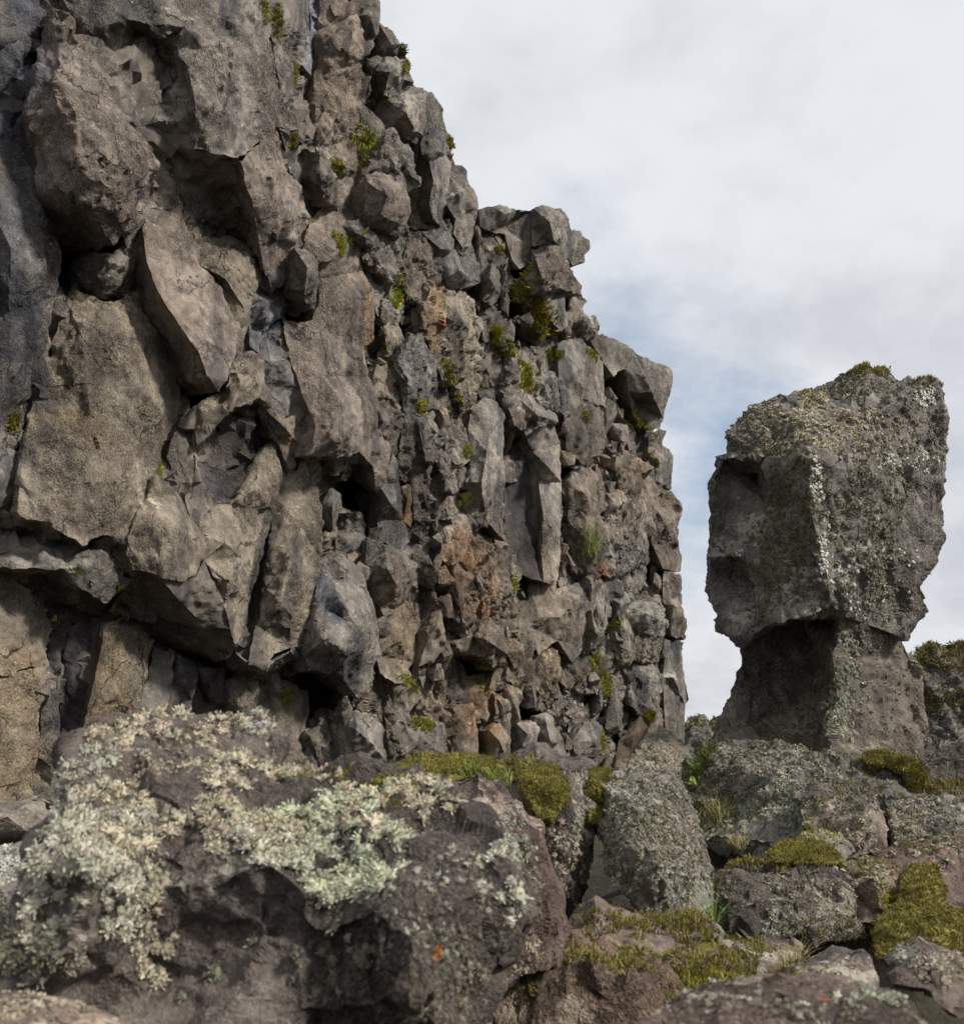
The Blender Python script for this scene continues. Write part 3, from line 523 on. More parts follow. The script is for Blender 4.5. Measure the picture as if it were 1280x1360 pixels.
# fitted angular blocks: the jointing of the broken middle part of the cliff
YS = 1.8; seeds = []; tr = 0
while tr < 14000 and len(seeds) < 520:
    tr += 1
    x = random.uniform(380, 915); y = random.uniform(-20, 1040)
    r = 15 + 19 * (math.sin(x * .021 + 1.3) * math.sin(y * .017 + .4) * .5 + .5) + random.uniform(-5, 8)
    if not inside(SILIN, x, y): continue
    if any((x - a) ** 2 + ((y - b) / YS) ** 2 < (.62 * (r + c)) ** 2 for a, b, c in seeds): continue
    seeds.append((x, y, r))
def cell(i):
    x, y, r = seeds[i]; R_ = 60
    poly = [(x - R_, y / YS - R_), (x + R_, y / YS - R_), (x + R_, y / YS + R_), (x - R_, y / YS + R_)]
    for j, (a, b, c) in enumerate(seeds):
        if j == i or abs(a - x) > 130 or abs(b - y) > 190: continue
        nx, ny_ = a - x, (b - y) / YS; k = nx * (x + a) / 2 + ny_ * (y + b) / YS / 2 + (r - c) * .5 * math.hypot(nx, ny_)
        out = []
        for q in range(len(poly)):
            p0, p1 = poly[q], poly[(q + 1) % len(poly)]; d0 = p0[0] * nx + p0[1] * ny_ - k; d1 = p1[0] * nx + p1[1] * ny_ - k
            if d0 <= 0: out.append(p0)
            if (d0 < 0) != (d1 < 0): t_ = d0 / (d0 - d1); out.append((p0[0] + (p1[0] - p0[0]) * t_, p0[1] + (p1[1] - p0[1]) * t_))
        poly = out
        if len(poly) < 3: return None
    return [(a, b * YS) for a, b in poly]
nblk = 0
for i, (x, y, r) in enumerate(seeds):
    if in_block(x, y) or any(inside(h, x, y) for h in HOLES) or edge_dist(SILIN, x, y) < 5: continue
    c = cell(i)
    if not c: continue
    c = [p for k, p in enumerate(c) if math.hypot(p[0] - c[k - 1][0], p[1] - c[k - 1][1]) > 3]
    if len(c) < 3: continue
    sh = random.uniform(.95, 1.12); jit = lambda: random.uniform(-2.5, 2.5)
    d0 = base_depth(x, y) - .16 + random.choice((-.08, 0, .04, .10, .16, .26)) + random.uniform(-.04, .04); m = r / FPX * 14
    gx_, gy_ = random.uniform(-1.1, 1.1), random.uniform(-.9, 1.3)
    rim = []
    for (a, b) in c:
        a = x + (a - x) * sh + jit(); b = y + (b - y) * sh + jit()
        if not inside(SILIN, a, b): a = x + (a - x) * .6; b = y + (b - y) * .6
        rim.append((a, b, d0 + m * .5 * (gx_ * (a - x) / r - gy_ * (b - y) / r / YS) - (random.uniform(.2, .6) * m if random.random() < .25 else 0)))
    inn = [(x + random.uniform(-.5, .5) * r, y + random.uniform(-.6, .6) * r, d0 + random.uniform(.1, .5) * m)]
    if random.random() < .6: inn.append((x + random.uniform(-.5, .5) * r, y + random.uniform(-.8, .8) * r, d0 + random.uniform(.0, .6) * m))
    tn = random.choice('GGGPPBBLDDUG')
    V, F, t = relief(rim, inn, True, .3, .98, 3.4, 1.15, 3.0 * (i % 3 == 0), TINT[tn], stain_shade=True, sz=.62, lump=1.3, mid=1.7)
    link('rock_block', mesh_from('rock_block', V, F, t), M_CLIFF, cliff); nblk += 1
    POLYS.append((np.array(rim)[:, :2].min(0), np.array(rim)[:, :2].max(0), [(x + (p[0] - x) * .7, y + (p[1] - y) * .7) for p in rim]))
print('fitted blocks', nblk)
placed = []; tr = 0
while len(placed) < 100 and tr < 9000:
    tr += 1
    x = random.uniform(425, 905); y = random.uniform(120, 1015)
    if random.random() < .1: x = random.uniform(0, 430); y = random.uniform(200, 1000)
    r = random.uniform(7, 17)
    if not inside(SILIN, x, y) or edge_dist(SILIN, x, y) < r * .9: continue
    if any(inside(h, x, y) for h in HOLES) or in_block(x, y): continue
    if any((x - a) ** 2 + (y - b) ** 2 < (.72 * (r + c)) ** 2 for a, b, c in placed): continue
    placed.append((x, y, r))
def stone_pose(x, y, r, dep, rr):
    c = on_wall(np.array([x]), np.array([y]), np.array([dep]))[0]; s = r / FPX * np.linalg.norm(c - EYE) * 1.15
    rot = Matrix(BASIS.tolist()) @ Matrix.Rotation(rr.uniform(-.5, .5), 3, 'Y') @ Matrix.Rotation(rr.uniform(-.4, .4), 3, 'X') @ Matrix.Rotation(rr.uniform(0, 6.3), 3, 'Z')
    return c, s, rot
STC = [(1, 1, 1), (1.05, .98, .9), (1.1, 1.02, .92), (.9, .88, .86), (.78, .77, .78), (1.1, 1.1, 1.1), (1.2, 1.05, .85), (1.0, .9, .8)]
for i, (x, y, r) in enumerate(placed):
    k = random.randrange(16); c, s, rot = stone_pose(x, y, r, base_depth(x, y) - .16 + random.uniform(0, .15), random)
    col = np.array(random.choice(STC)); col = stain_shade_tint(c[None], col)[0]
    o = link('stone', STONE_ME[k], M_CLIFF, cliff, tuple(col))
    o.matrix_world = Matrix.Translation(c) @ rot.to_4x4() @ Matrix.Diagonal((s, s * random.uniform(.8, 1.1), s * random.uniform(.9, 1.3), 1))
# crumbs too small to pick apart
SM = [hull_stone(300 + k, 9, (1, .9, 1.2), .9, .05) for k in range(6)]
VV, FF, TT, nv = [], [], [], 0
tr = 0; made = 0
while made < 320 and tr < 6000:
    tr += 1
    x = random.uniform(430, 900); y = random.uniform(60, 1010); r = random.uniform(3, 8.5)
    if not inside(SILIN, x, y) or edge_dist(SILIN, x, y) < r: continue
    if any(inside(h, x, y) for h in HOLES) or in_block(x, y): continue
    c, s, rot = stone_pose(x, y, r, base_depth(x, y) - .22 + random.uniform(0, .12), random); v, f = SM[random.randrange(6)]
    VV.append((v * s) @ np.array(rot).T + c); FF.append(f + nv); nv += len(v); made += 1
    TT.append(np.tile(np.array(random.choice(STC)), (len(v), 1)))
link('rubble', mesh_from('rubble', np.concatenate(VV), np.concatenate(FF), np.concatenate(TT), False), M_CLIFF, cliff, kind='stuff')

tick('stones')
# ------------------------------------------------------------------ ground
def ground_z(x, y):
    k = np.clip((y - 1.0) / 7.0, 0, 1); k = k * k * (3 - 2 * k)
    z = -.32 + 1.0 * k
    z = z - .5 * np.clip((-x - 1.2) / 1.5, 0, 1) * np.clip((14 - y) / 4, 0, 1)
    P = np.stack((x, y, x * 0), -1).reshape(-1, 3)
    near = np.exp(-((x ** 2 + (y - 6) ** 2) / 900.0))
    z = z + (.13 * fbm(P * .9, 4, 5) * near.ravel()).reshape(x.shape)
    return z
def axis(lo, hi, fine0, fine1, step):
    a = list(np.arange(fine0, fine1, step)); s = step; v = fine0
    L = []
    while v > lo: s *= 1.35; v -= s; L.append(v)
    s = step; v = a[-1]; R_ = []
    while v < hi: s *= 1.35; v += s; R_.append(v)
    return np.array(L[::-1] + a + R_)
gx = axis(-2500, 2500, -6, 8, .12); gy = axis(-2500, 3500, .0, 13, .12)
X, Y = np.meshgrid(gx, gy, indexing='ij'); Z = ground_z(X, Y)
V = np.stack((X, Y, Z), -1).reshape(-1, 3); ny = len(gy)
ii, jj = np.meshgrid(np.arange(len(gx) - 1), np.arange(ny - 1), indexing='ij'); a = (ii * ny + jj).ravel()
F = np.concatenate((np.stack((a, a + ny, a + ny + 1), 1), np.stack((a, a + ny + 1, a + 1), 1)))
link('ground', mesh_from('ground', V, F), M_GROUND, kind='structure')

# ------------------------------------------------------------------ rocks in front of the cliff
def rock(name, label, rim, inner=(), mat=None, back=.7, taper=.8, tint=(1, 1, 1), amp=1.0, seed=0, ridge=(), drop=.15, cat='boulder', px=3.5, fine=1.0, group=None, lump=1.0):
    V, F, t = relief(rim, inner, False, back, taper, px, amp, seed, tint, ridge, drop, fine=fine, lump=lump)
    o = link(name, mesh_from(name, V, F, t), mat or M_FORE, None, label=label, cat=cat, group=group)
    return o, V, F
R = {}
R['fore'] = rock('boulder', 'big foreground boulder thickly grown with pale bushy lichen, overhanging dark front',
  [(-90,1290,1.75),(0,1240,1.8),(40,1150,1.85),(55,1080,1.95),(85,1020,2.1),(110,968,2.35),(160,952,2.5),(230,952,2.6),(300,947,2.65),(345,943,2.6),(375,977,2.5),(395,1007,2.45),(440,1012,2.45),(500,1020,2.4),(560,1037,2.35),(600,1052,2.3),(650,1087,2.2),(680,1130,2.1),(685,1180,2.05),(670,1230,2.05),(650,1290,2.05),(640,1440,1.9),(-90,1440,1.7)],
  [(220,1180,1.9),(300,1165,1.9),(360,1150,1.9),(430,1205,1.86),(500,1210,1.8),(545,1245,1.77),(600,1200,1.85),(650,1180,1.98),
   (250,1235,1.93),(350,1225,1.93),(450,1270,1.86),(400,1340,1.86),(540,1320,1.76),(600,1300,1.86),(200,1320,1.88),(100,1250,1.75),(130,1150,1.75),
   (200,1050,2.1),(320,1080,2.05),(150,1010,2.25),(280,1000,2.4),(450,1080,2.1),(520,1130,1.95),(580,1120,2.0)], ridge=[(i, i + 1) for i in range(7)], back=.5, seed=1, amp=.85, lump=.6, px=3.8, fine=1.3)
R['pyr'] = rock('boulder', 'pointed reddish brown boulder with orange lichen at its peak, behind the bushy lichen boulder',
  [(560,1040,3.0),(600,1030,3.0),(640,1018,3.0),(665,1040,3.05),(690,1065,3.1),(715,1095,3.1),(720,1130,3.05),(735,1180,3.0),(745,1230,2.95),(740,1275,2.9),(690,1290,2.8),(655,1330,2.7),(640,1440,2.6),(560,1300,2.8),(540,1150,2.9)],
  [(655,1080,2.85),(690,1150,2.75),(700,1200,2.75),(640,1150,2.75),(660,1250,2.7)], back=.4, seed=2, tint=(1.15, 1.0, .95), amp=.7)
R['mossb'] = rock('boulder', 'low broad boulder capped with green moss cushions below the cliff', 
  [(430,1028,4.2),(500,1018,4.5),(600,1010,4.6),(660,1012,4.6),(740,1010,4.5),(785,1014,4.4),(788,1060,4.2),(790,1120,4.1),(785,1180,4.0),(760,1230,3.9),(700,1260,3.9),(500,1200,4.0)],
  [(740,1050,3.9),(760,1100,3.8),(700,1060,3.9),(740,1160,3.75)], back=.8, seed=3, mat=M_FORE, amp=.8)
R['lich'] = rock('boulder', 'upright boulder covered all over in grey green lichen beside the moss capped boulder',
  [(795,1090,4.0),(800,1045,4.1),(820,1022,4.3),(850,1015,4.4),(890,1030,4.3),(905,1055,4.2),(925,1100,4.2),(938,1150,4.1),(945,1200,4.0),(935,1216,3.9),(900,1217,3.8),(850,1214,3.7),(830,1190,3.7),(805,1160,3.75),(800,1120,3.85)],
  [(850,1080,3.8),(870,1150,3.6),(830,1120,3.7),(910,1150,3.8)], back=.6, seed=4, mat=M_PILLAR, amp=.7)
R['low1'] = rock('rock', 'low brown rock with mossy top under the upright lichen boulder',
  [(745,1232,3.6),(790,1192,3.6),(820,1210,3.6),(870,1216,3.6),(935,1216,3.6),(962,1240,3.5),(955,1268,3.4),(900,1275,3.3),(830,1266,3.2),(745,1256,3.3)], [(850,1235,3.4),(790,1225,3.35)], mat=M_MOSSROCK, back=.5, seed=5, cat='rock', amp=.7)
R['low2'] = rock('rock', 'flat reddish brown rock with mossy top and orange tan front',
  [(660,1315,2.9),(680,1277,3.0),(715,1258,3.1),(760,1256,3.2),(830,1262,3.2),(880,1272,3.1),(895,1300,3.0),(908,1330,2.9),(890,1440,2.7),(655,1440,2.7)], [(740,1300,2.82),(800,1295,2.82),(850,1310,2.8)], mat=M_MOSSROCK, back=.5, seed=6, cat='rock', tint=(1.0, .88, .80))
R['low3'] = rock('rock', 'mossy rock slope with dry grass in front of the lichen speckled ledge',
  [(880,1290,3.1),(900,1268,3.3),(955,1258,3.6),(1010,1255,3.9),(1065,1258,3.8),(1060,1285,3.5),(1030,1310,3.2),(960,1340,3.0),(890,1345,2.9)], [(960,1285,3.3)], mat=M_MOSSROCK, back=.5, seed=7, cat='rock')
R['ledge'] = rock('rock', 'broad lichen speckled rock ledge behind the grass tuft',
  [(946,1165,4.5),(965,1147,4.6),(1000,1143,4.7),(1060,1142,4.7),(1100,1150,4.6),(1130,1172,4.5),(1142,1220,4.3),(1130,1242,4.2),(1080,1257,4.1),(1000,1260,4.1),(960,1240,4.2),(948,1200,4.3)], [(1000,1190,4.2),(1060,1190,4.2),(1100,1220,4.2)], mat=M_FORE, back=.6, seed=8, cat='rock')
R['ledge2'] = rock('rock', 'squarish brown rock with bare front between the ledge and the moss cushion',
  [(1115,1147,4.7),(1150,1137,4.8),(1190,1147,4.8),(1197,1165,4.7),(1192,1195,4.5),(1168,1222,4.4),(1135,1226,4.4),(1125,1180,4.5)], [(1160,1170,4.4)], mat=M_MOSSROCK, back=.5, seed=9, cat='rock', tint=(1.2, 1.1, 1))
R['rr3'] = rock('rock', 'tilted rock with orange lichen and dark hollow beneath the moss cushion',
  [(1178,1272,2.6),(1215,1255,2.7),(1250,1265,2.7),(1300,1290,2.6),(1320,1345,2.4),(1262,1345,2.3),(1230,1315,2.35),(1190,1302,2.4)], [(1240,1290,2.4)], back=.4, seed=10, cat='rock', mat=M_FORE, tint=(1.2, 1.1, 1.05))
R['rr4'] = rock('rock', 'smooth grey wedge shaped rock beside the yellow flowering plant',
  [(1005,1302,3.1),(1060,1282,3.2),(1110,1260,3.3),(1145,1265,3.2),(1162,1295,3.1),(1170,1340,2.9),(1000,1340,2.9)], [(1100,1290,3.05)], back=.5, seed=11, cat='rock', tint=(1.2, 1.15, 1.15), amp=.6)
R['fr'] = rock('boulder', 'rounded brown boulder top with pale blotches in front of the grey wedge',
  [(825,1370,1.5),(900,1328,1.6),(960,1312,1.65),(1020,1305,1.7),(1100,1303,1.7),(1160,1308,1.65),(1210,1328,1.6),(1250,1362,1.5),(1270,1460,1.4),(820,1460,1.4)], [(1000,1345,1.5),(1130,1345,1.5)], back=.4, seed=12, tint=(1.2, 1.05, 1.0), amp=.6)
R['fl'] = rock('rock', 'flat tan slab at the foot of the bushy lichen boulder',
  [(-90,1335,1.4),(0,1320,1.5),(60,1327,1.5),(130,1350,1.5),(200,1380,1.5),(200,1460,1.4),(-90,1460,1.35)], [(30,1370,1.42)], back=.25, seed=13, tint=(1.25, 1.1, 1.0), amp=.5, cat='rock')
R['sl1'] = rock('rock', 'flat grey brown slab under the smooth columns at the cliff foot',
  [(-90,1068,5.3),(58,1064,5.4),(66,1084,5.2),(45,1112,5.0),(-90,1118,4.9)], [(10,1085,4.9)], back=.8, seed=14, mat=M_CLIFF, tint=(1.15, 1.1, 1.05), cat='rock', amp=.6)
R['sl2'] = rock('rock', 'whitish lichen crusted rock behind the bushy lichen boulder',
  [(-90,1132,3.3),(30,1122,3.4),(48,1140,3.3),(50,1190,3.1),(40,1260,3.0),(-90,1270,3.0)], [(0,1180,3.05)], back=.6, seed=15, mat=M_PILLAR, tint=(1.35, 1.3, 1.25), cat='rock', amp=.7)
R['cap'] = rock('capstone', 'huge lichen covered block balanced on a narrower rock pedestal',
  [(945,640,8.3),(948,605,8.4),(963,598,8.4),(965,575,8.4),(985,548,8.5),(1010,537,8.6),(1055,522,8.6),(1090,515,8.7),(1115,495,8.7),(1150,480,8.6),(1175,486,8.6),(1190,500,8.5),(1215,502,8.4),(1245,504,8.4),(1250,535,8.4),(1256,550,8.4),(1258,600,8.4),(1253,690,8.4),(1250,715,8.4),(1238,750,8.3),(1225,780,8.3),(1231,795,8.3),(1215,820,8.2),(1203,848,8.2),(1185,842,8.1),(1150,828,8.1),(1100,818,8.1),(1060,822,7.9),(1030,824,7.95),(1005,840,8.1),(985,858,8.3),(960,845,8.4),(948,840,8.4),(950,815,8.4),(936,785,8.4),(940,740,8.4)],
  [(960,608,8.24),(1015,606,8.04),(975,628,8.50),(1008,636,8.66),(1080,610,7.70),(1074,668,7.75),(1100,772,7.80),(1104,806,7.9),(1030,590,8.05),(1062,560,8.05),(1015,715,8.12),(985,738,8.22),(1045,785,8.0),(962,700,8.42),(1150,518,8.25),(1220,515,8.25),(1175,640,7.98),(1170,740,8.0),(1150,560,8.02),(1012,665,8.28),(955,765,8.5),(985,775,8.45)],
  back=1.1, taper=.85, seed=16, mat=M_PILLAR, cat='rock', drop=0, amp=.85, lump=.4, ridge=[(0, 1), (4, 5), (5, 6), (6, 7), (8, 4), (1, 19), (19, 10), (10, 11), (4, 9)])
R['ped'] = rock('pedestal', 'narrow rock pedestal, shaded on one side, that carries the balanced block',
  [(985,838,8.95),(1060,815,8.95),(1110,812,8.6),(1118,808,8.1),(1150,810,8.1),(1192,830,8.3),(1210,868,8.4),(1225,900,8.5),(1226,960,8.5),(1224,1000,8.3),(1200,1060,8.0),(1100,1060,7.7),(1000,1060,8.0),(925,1012,8.4),(955,950,8.7),(970,920,8.85),(985,880,8.95)],
  [(1108,870,8.0),(1112,940,8.0),(1105,990,7.9),(1092,880,8.85),(1060,930,8.9),(1020,900,8.95),(1000,985,8.45),(1085,985,8.3),(1170,920,8.2)], back=.8, taper=.9, seed=17, mat=M_PILLAR, cat='rock', drop=0, amp=.9, lump=.7, tint=(.88, .82, .76), ridge=[(0, 1), (1, 2)])
R['mo1'] = rock('boulder', 'lichen tufted rock mound that the pedestal stands on',
  [(905,1060,7.6),(925,1012,7.8),(950,992,7.8),(1000,986,7.7),(1040,986,7.6),(1090,996,7.4),(1150,1002,7.3),(1190,1000,7.4),(1225,1022,7.3),(1232,1050,7.0),(1190,1070,6.6),(1175,1110,6.3),(1100,1140,6.0),(1000,1140,6.2),(935,1120,6.6)],
  [(1000,1030,6.9),(1060,1020,6.9),(1050,1070,6.5),(1120,1040,6.8),(960,1060,7.0)], back=1.2, seed=18, mat=M_PILLAR)
R['mo2'] = rock('boulder', 'cracked grey rock with a bright orange lichen spot below the mound',
  [(1060,1062,6.3),(1085,1048,6.4),(1120,1055,6.4),(1165,1055,6.4),(1178,1090,6.2),(1176,1128,6.0),(1130,1140,5.8),(1090,1125,5.9),(1065,1097,6.0)], [(1150,1090,5.85),(1110,1085,5.95)], back=.6, seed=19, mat=M_PILLAR, tint=(1.1, 1, .95))
R['mo3'] = rock('boulder', 'sloping grey rock with moss rim beside the mossy mound',
  [(1175,1042,7.0),(1230,1037,7.2),(1260,1040,7.2),(1320,1052,7.2),(1320,1118,6.4),(1240,1120,6.3),(1190,1125,6.2),(1180,1080,6.4)], [(1240,1080,6.5)], back=.8, seed=20, mat=M_PILLAR)
R['mo4'] = rock('rock', 'dark brown angular rock between the sloping grey rock and the moss cushion',
  [(1155,1130,5.6),(1195,1118,5.8),(1235,1112,5.8),(1320,1115,5.8),(1320,1210,5.0),(1250,1205,5.0),(1210,1180,5.1),(1180,1152,5.3)], [(1235,1140,5.2)], back=.7, seed=21, mat=M_FORE, cat='rock', tint=(1.1, .95, .9))
R['mo5'] = rock('rock', 'small grey stones half sunk beneath moss in front of the mound',
  [(1055,1112,5.6),(1085,1100,5.7),(1115,1108,5.7),(1130,1130,5.5),(1120,1152,5.3),(1060,1150,5.3)], [(1090,1125,5.4)], back=.5, seed=22, mat=M_PILLAR, cat='rock')
R['rw'] = rock('rock_wall', 'mossy topped rock wall standing behind the pedestal', 
  [(1190,1060,13),(1198,905,14),(1210,872,14),(1225,865,14.2),(1245,862,14.2),(1270,855,14.2),(1420,845,14),(1420,1060,13)], [(1240,920,13.6),(1262,980,13.5),(1300,900,13.7)], back=2, seed=23, mat=M_PILLAR, cat='rock wall', tint=(.85, .83, .8), amp=1.4)
R['rg'] = rock('ridge', 'low distant rock ridge seen through the gap between cliff and pedestal',
  [(870,1020,27),(880,968,28),(915,957,28),(930,952,28),(945,957,28),(965,954,28),(1010,962,28),(1060,955,28),(1060,1020,26)], [(940,980,27)], back=4, seed=24, mat=M_PILLAR, cat='ridge', tint=(.8, .8, .78), amp=2)
R['speck'] = rock('boulder', 'pale speckled boulder leaning at the end of the cliff foot',
  [(800,1060,7.6),(835,1010,8.0),(855,985,8.4),(880,972,8.6),(905,985,8.6),(916,1010,8.3),(912,1060,7.8)], [(870,1010,8.0)], back=.9, seed=25, mat=M_PILLAR, tint=(1.15, 1.15, 1.1))
R['post'] = rock('leaning_rock', 'slanting dark pointed rock with bright yellow green moss on its tip',
  [(815,1020,6.6),(822,985,6.7),(850,951,6.8),(866,944,6.8),(870,950,6.8),(861,966,6.8),(838,997,6.7),(830,1020,6.6)], [(842,975,6.68)], back=.22, seed=26, mat=M_MOSSROCK, tint=(.42, .36, .30), cat='rock', amp=.4)
tick('rocks'); print('TRIS', sum(len(m.polygons) for m in bpy.data.meshes))

# ------------------------------------------------------------------ lichen, moss and plants
def branch(p0, p1, r0, r1):
    d = p1 - p0; a = np.cross(d, (.3, .5, .8)); a /= np.linalg.norm(a) + 1e-9; b = np.cross(d, a); b /= np.linalg.norm(b) + 1e-9
    g = 97.0 * (d[0] + d[1] * 3 + d[2] * 7); a = a * math.cos(g) + b * math.sin(g)
    return [p0 - r0 * a, p0 + r0 * a, p1 - r1 * a, p1 + r1 * a], [(0, 1, 3), (0, 3, 2)]
def lump_core(r, n, zs, lo, hi):
    bm = bmesh.new(); i = np.arange(n); z = 1 - 1.2 * (i + .5) / n; ph = i * 2.39996 + r.uniform(0, 6); q = np.sqrt(1 - z * z)
    for a in np.stack((q * np.cos(ph), q * np.sin(ph), z), 1): bm.verts.new(a)
    bmesh.ops.convex_hull(bm, input=bm.verts); bmesh.ops.triangulate(bm, faces=bm.faces); bm.verts.index_update()
    V = [np.array(v.co) for v in bm.verts]; F = [tuple(v.index for v in f.verts) for f in bm.faces if f.normal.z > -.9]; bm.free()
    return [v * np.array((1, 1, zs)) * r.uniform(lo, hi) for v in V], F
def bush_lichen(seed, n=30, core=14, wd=1.0, dbl=2):                 # coral-like tuft: a lumpy core beset with stubby branchlets, unit radius
    r = np.random.default_rng(seed); V, F = lump_core(r, core, .8, .5, .72); C = [.72] * len(V)
    for i in range(n):
        ph = r.uniform(0, 6.283); el = math.acos(r.uniform(-.05, 1)); d = np.array((math.sin(el) * math.cos(ph), math.sin(el) * math.sin(ph), math.cos(el) * .8))
        p0 = d * .5; p1 = d * r.uniform(.72, 1.05) + r.normal(0, .09, 3); c = float(r.uniform(.85, 1.2))
        for k in range(dbl):
            v, f = branch(p0, p1 + r.normal(0, .03, 3), .045 * wd, .06 * wd); o = len(V); V.extend(v); F.extend([(i_ + o, j_ + o, k_ + o) for i_, j_, k_ in f]); C.extend([.75 * c] * 2 + [1.1 * c] * 2)
    return np.array(V), np.array(F), np.array(C)
def crumb_lichen(seed, n=17):                # little cauliflower cushion
    r = np.random.default_rng(seed); V, F = lump_core(r, n, .7, .6, 1.15); C = [float(r.uniform(.82, 1.18)) for v in V]
    for k in range(4):
        d = V[r.integers(len(V))] * 1.0; a = r.normal(0, .2, 3); b = r.normal(0, .2, 3); o = len(V); c = float(r.uniform(.85, 1.25))
        V += [d + a, d + b, d - a - b]; F += [(o, o + 1, o + 2)]; C += [c] * 3
    return np.array(V), np.array(F), np.array(C)
def moss_sprig(seed, n=9):                   # short upright moss shoots
    r = np.random.default_rng(seed); V, F, C = [], [], []
    for i in range(n):
        b = np.append(r.normal(0, .45, 2), -.2); t = b + np.array((r.normal(0, .22), r.normal(0, .22), r.uniform(.6, 1.15))); ph = r.uniform(0, 6.28); w_ = .16
        a = np.array((math.cos(ph), math.sin(ph), 0)) * w_; o = len(V)
        V += [b - a, b + a, t]; F += [(o, o + 1, o + 2)]; c = r.uniform(.75, 1.25); C += [.65 * c, .65 * c, 1.15 * c]
    return np.array(V), np.array(F), np.array(C)
BUSH = [bush_lichen(k) for k in range(5)]; MINI = [bush_lichen(60 + k, 12, 9, 2.2, 1) for k in range(6)]; CRUMB = [crumb_lichen(20 + k) for k in range(6)]; SPRIG = [moss_sprig(40 + k) for k in range(6)]
def frames(nrm, r):
    up = nrm / np.maximum(np.linalg.norm(nrm, axis=1), 1e-9)[:, None]; h = r.normal(size=nrm.shape); t = np.cross(up, h); t /= np.linalg.norm(t, axis=1)[:, None]
    return np.stack((t, np.cross(up, t), up), 2)
def stamp(protos, P, Nn, size, cols, r):     # many small clumps as one mass
    Fr = frames(Nn, r); VV, FF, CC, nv = [], [], [], 0; pick = r.integers(0, len(protos), len(P))
    for k in range(len(protos)):
        ix = np.where(pick == k)[0]
        if not len(ix): continue
        v, f, c = protos[k]; m = len(v)
        X = np.einsum('nij,mj->nmi', Fr[ix] * size[ix, None, None], v) + P[ix, None, :]
        VV.append(X.reshape(-1, 3)); FF.append((f[None] + (np.arange(len(ix)) * m)[:, None, None] + nv).reshape(-1, 3)); nv += m * len(ix)
        CC.append((cols[ix][:, None, :] * c[None, :, None]).reshape(-1, 3))
    return np.concatenate(VV), np.concatenate(FF), np.concatenate(CC)
def sample(V, F, n, r):
    a = V[F[:, 0]]; b = V[F[:, 1]] - a; c = V[F[:, 2]] - a; nn = np.cross(b, c); A = np.linalg.norm(nn, axis=1)
    i = r.choice(len(F), n, p=A / A.sum()); u, v = r.random(n), r.random(n); k = u + v > 1; u[k] = 1 - u[k]; v[k] = 1 - v[k]
    return a[i] + b[i] * u[:, None] + c[i] * v[:, None], nn[i] / np.maximum(A[i], 1e-12)[:, None]
LC = {'ftan': (.58, .51, .385), 'fmint': (.53, .535, .39), 'fgrey': (.55, .525, .42), 'tan': (.40, .345, .26), 'mint': (.37, .385, .28), 'grey': (.37, .355, .29), 'olive': (.17, .155, .085), 'white': (.55, .53, .48), 'dull': (.245, .225, .165),
      'moss': (.245, .21, .06), 'lime': (.36, .33, .045), 'green': (.17, .20, .04), 'dmoss': (.165, .135, .04), 'bright': (.34, .38, .06)}
def grow(key, patches, protos, size, name='lichen', mat=None, seed=0, lift=0.0, upbias=-.4, clump=4.0):
    o, V, F = R[key]; r = np.random.default_rng(500 + seed); P, Nn = sample(V, F, 60000, r); q = project(P); front = ((EYE - P) * Nn).sum(1) > -.2
    wob = fbm(P * clump * 3, 3, 71); keepP, keepN, keepC, keepS = [], [], [], []
    mul = (2.0 if key[:2] in ('mo', 'le') and key != 'mossb' else 3.2) if protos is CRUMB else 3.2 if protos is MINI else 1.0
    for (x, y, rx, ry, n, cn) in patches:
        n = int(n * mul); e = np.hypot((q[:, 0] - x) / rx, (q[:, 1] - y) / ry) + .75 * wob
        ix = np.where((e < 1) & front & (Nn[:, 2] > upbias))[0]
        if not len(ix): continue
        ix = r.choice(ix, min(n, len(ix)), replace=False)
        keepP.append(P[ix] + Nn[ix] * lift); nn = Nn[ix] + np.array((0, 0, .15)); keepN.append(nn)
        c = np.array(LC[cn])[None] * r.uniform(.62, 1.25, (len(ix), 1)) * (1 + r.normal(0, .02, (len(ix), 3))); keepC.append(c)
        keepS.append(size * np.clip(np.exp(r.normal(-.25, .38, len(ix))), .35, 1.35))
    v, f, c = stamp(protos, np.concatenate(keepP), np.concatenate(keepN), np.concatenate(keepS), np.concatenate(keepC), r)
    return link(name, mesh_from(name, v, f, c, False), mat or M_LICHEN, o, kind='stuff')
grow('fore', [(225,965,85,18,130,'ftan'),(330,965,40,18,40,'ftan'),(100,1060,50,45,100,'fgrey'),(190,1085,75,38,130,'ftan'),(310,1015,65,28,80,'ftan'),(300,1100,65,42,150,'ftan'),(355,1130,50,28,100,'fgrey'),
  (430,1115,85,60,270,'fmint'),(480,1165,60,30,110,'fmint'),(500,1080,50,30,45,'ftan'),(60,1180,55,65,220,'fgrey'),(50,1270,65,55,200,'dull'),(170,1190,36,50,110,'fgrey'),(205,1220,20,60,60,'ftan'),(120,1110,60,40,90,'fgrey'),
  (440,1035,45,20,40,'ftan'),(570,1055,42,22,70,'ftan'),(668,1180,20,60,40,'fgrey'),(600,1310,50,50,20,'dull'),(540,1340,60,30,8,'dull'),(330,1270,80,60,14,'dull'),(440,1300,50,40,10,'dull'),(110,1130,40,30,40,'fgrey')], BUSH, .0185, seed=1)
grow('fore', [(395,1022,25,14,200,'moss'),(500,1045,45,22,420,'lime'),(380,1092,28,22,260,'dmoss'),(460,1028,40,12,200,'moss'),(250,975,60,20,120,'dmoss'),(140,1060,20,16,90,'dmoss'),(60,1230,50,70,220,'olive')], SPRIG, .010, 'moss', M_MOSS, 2)
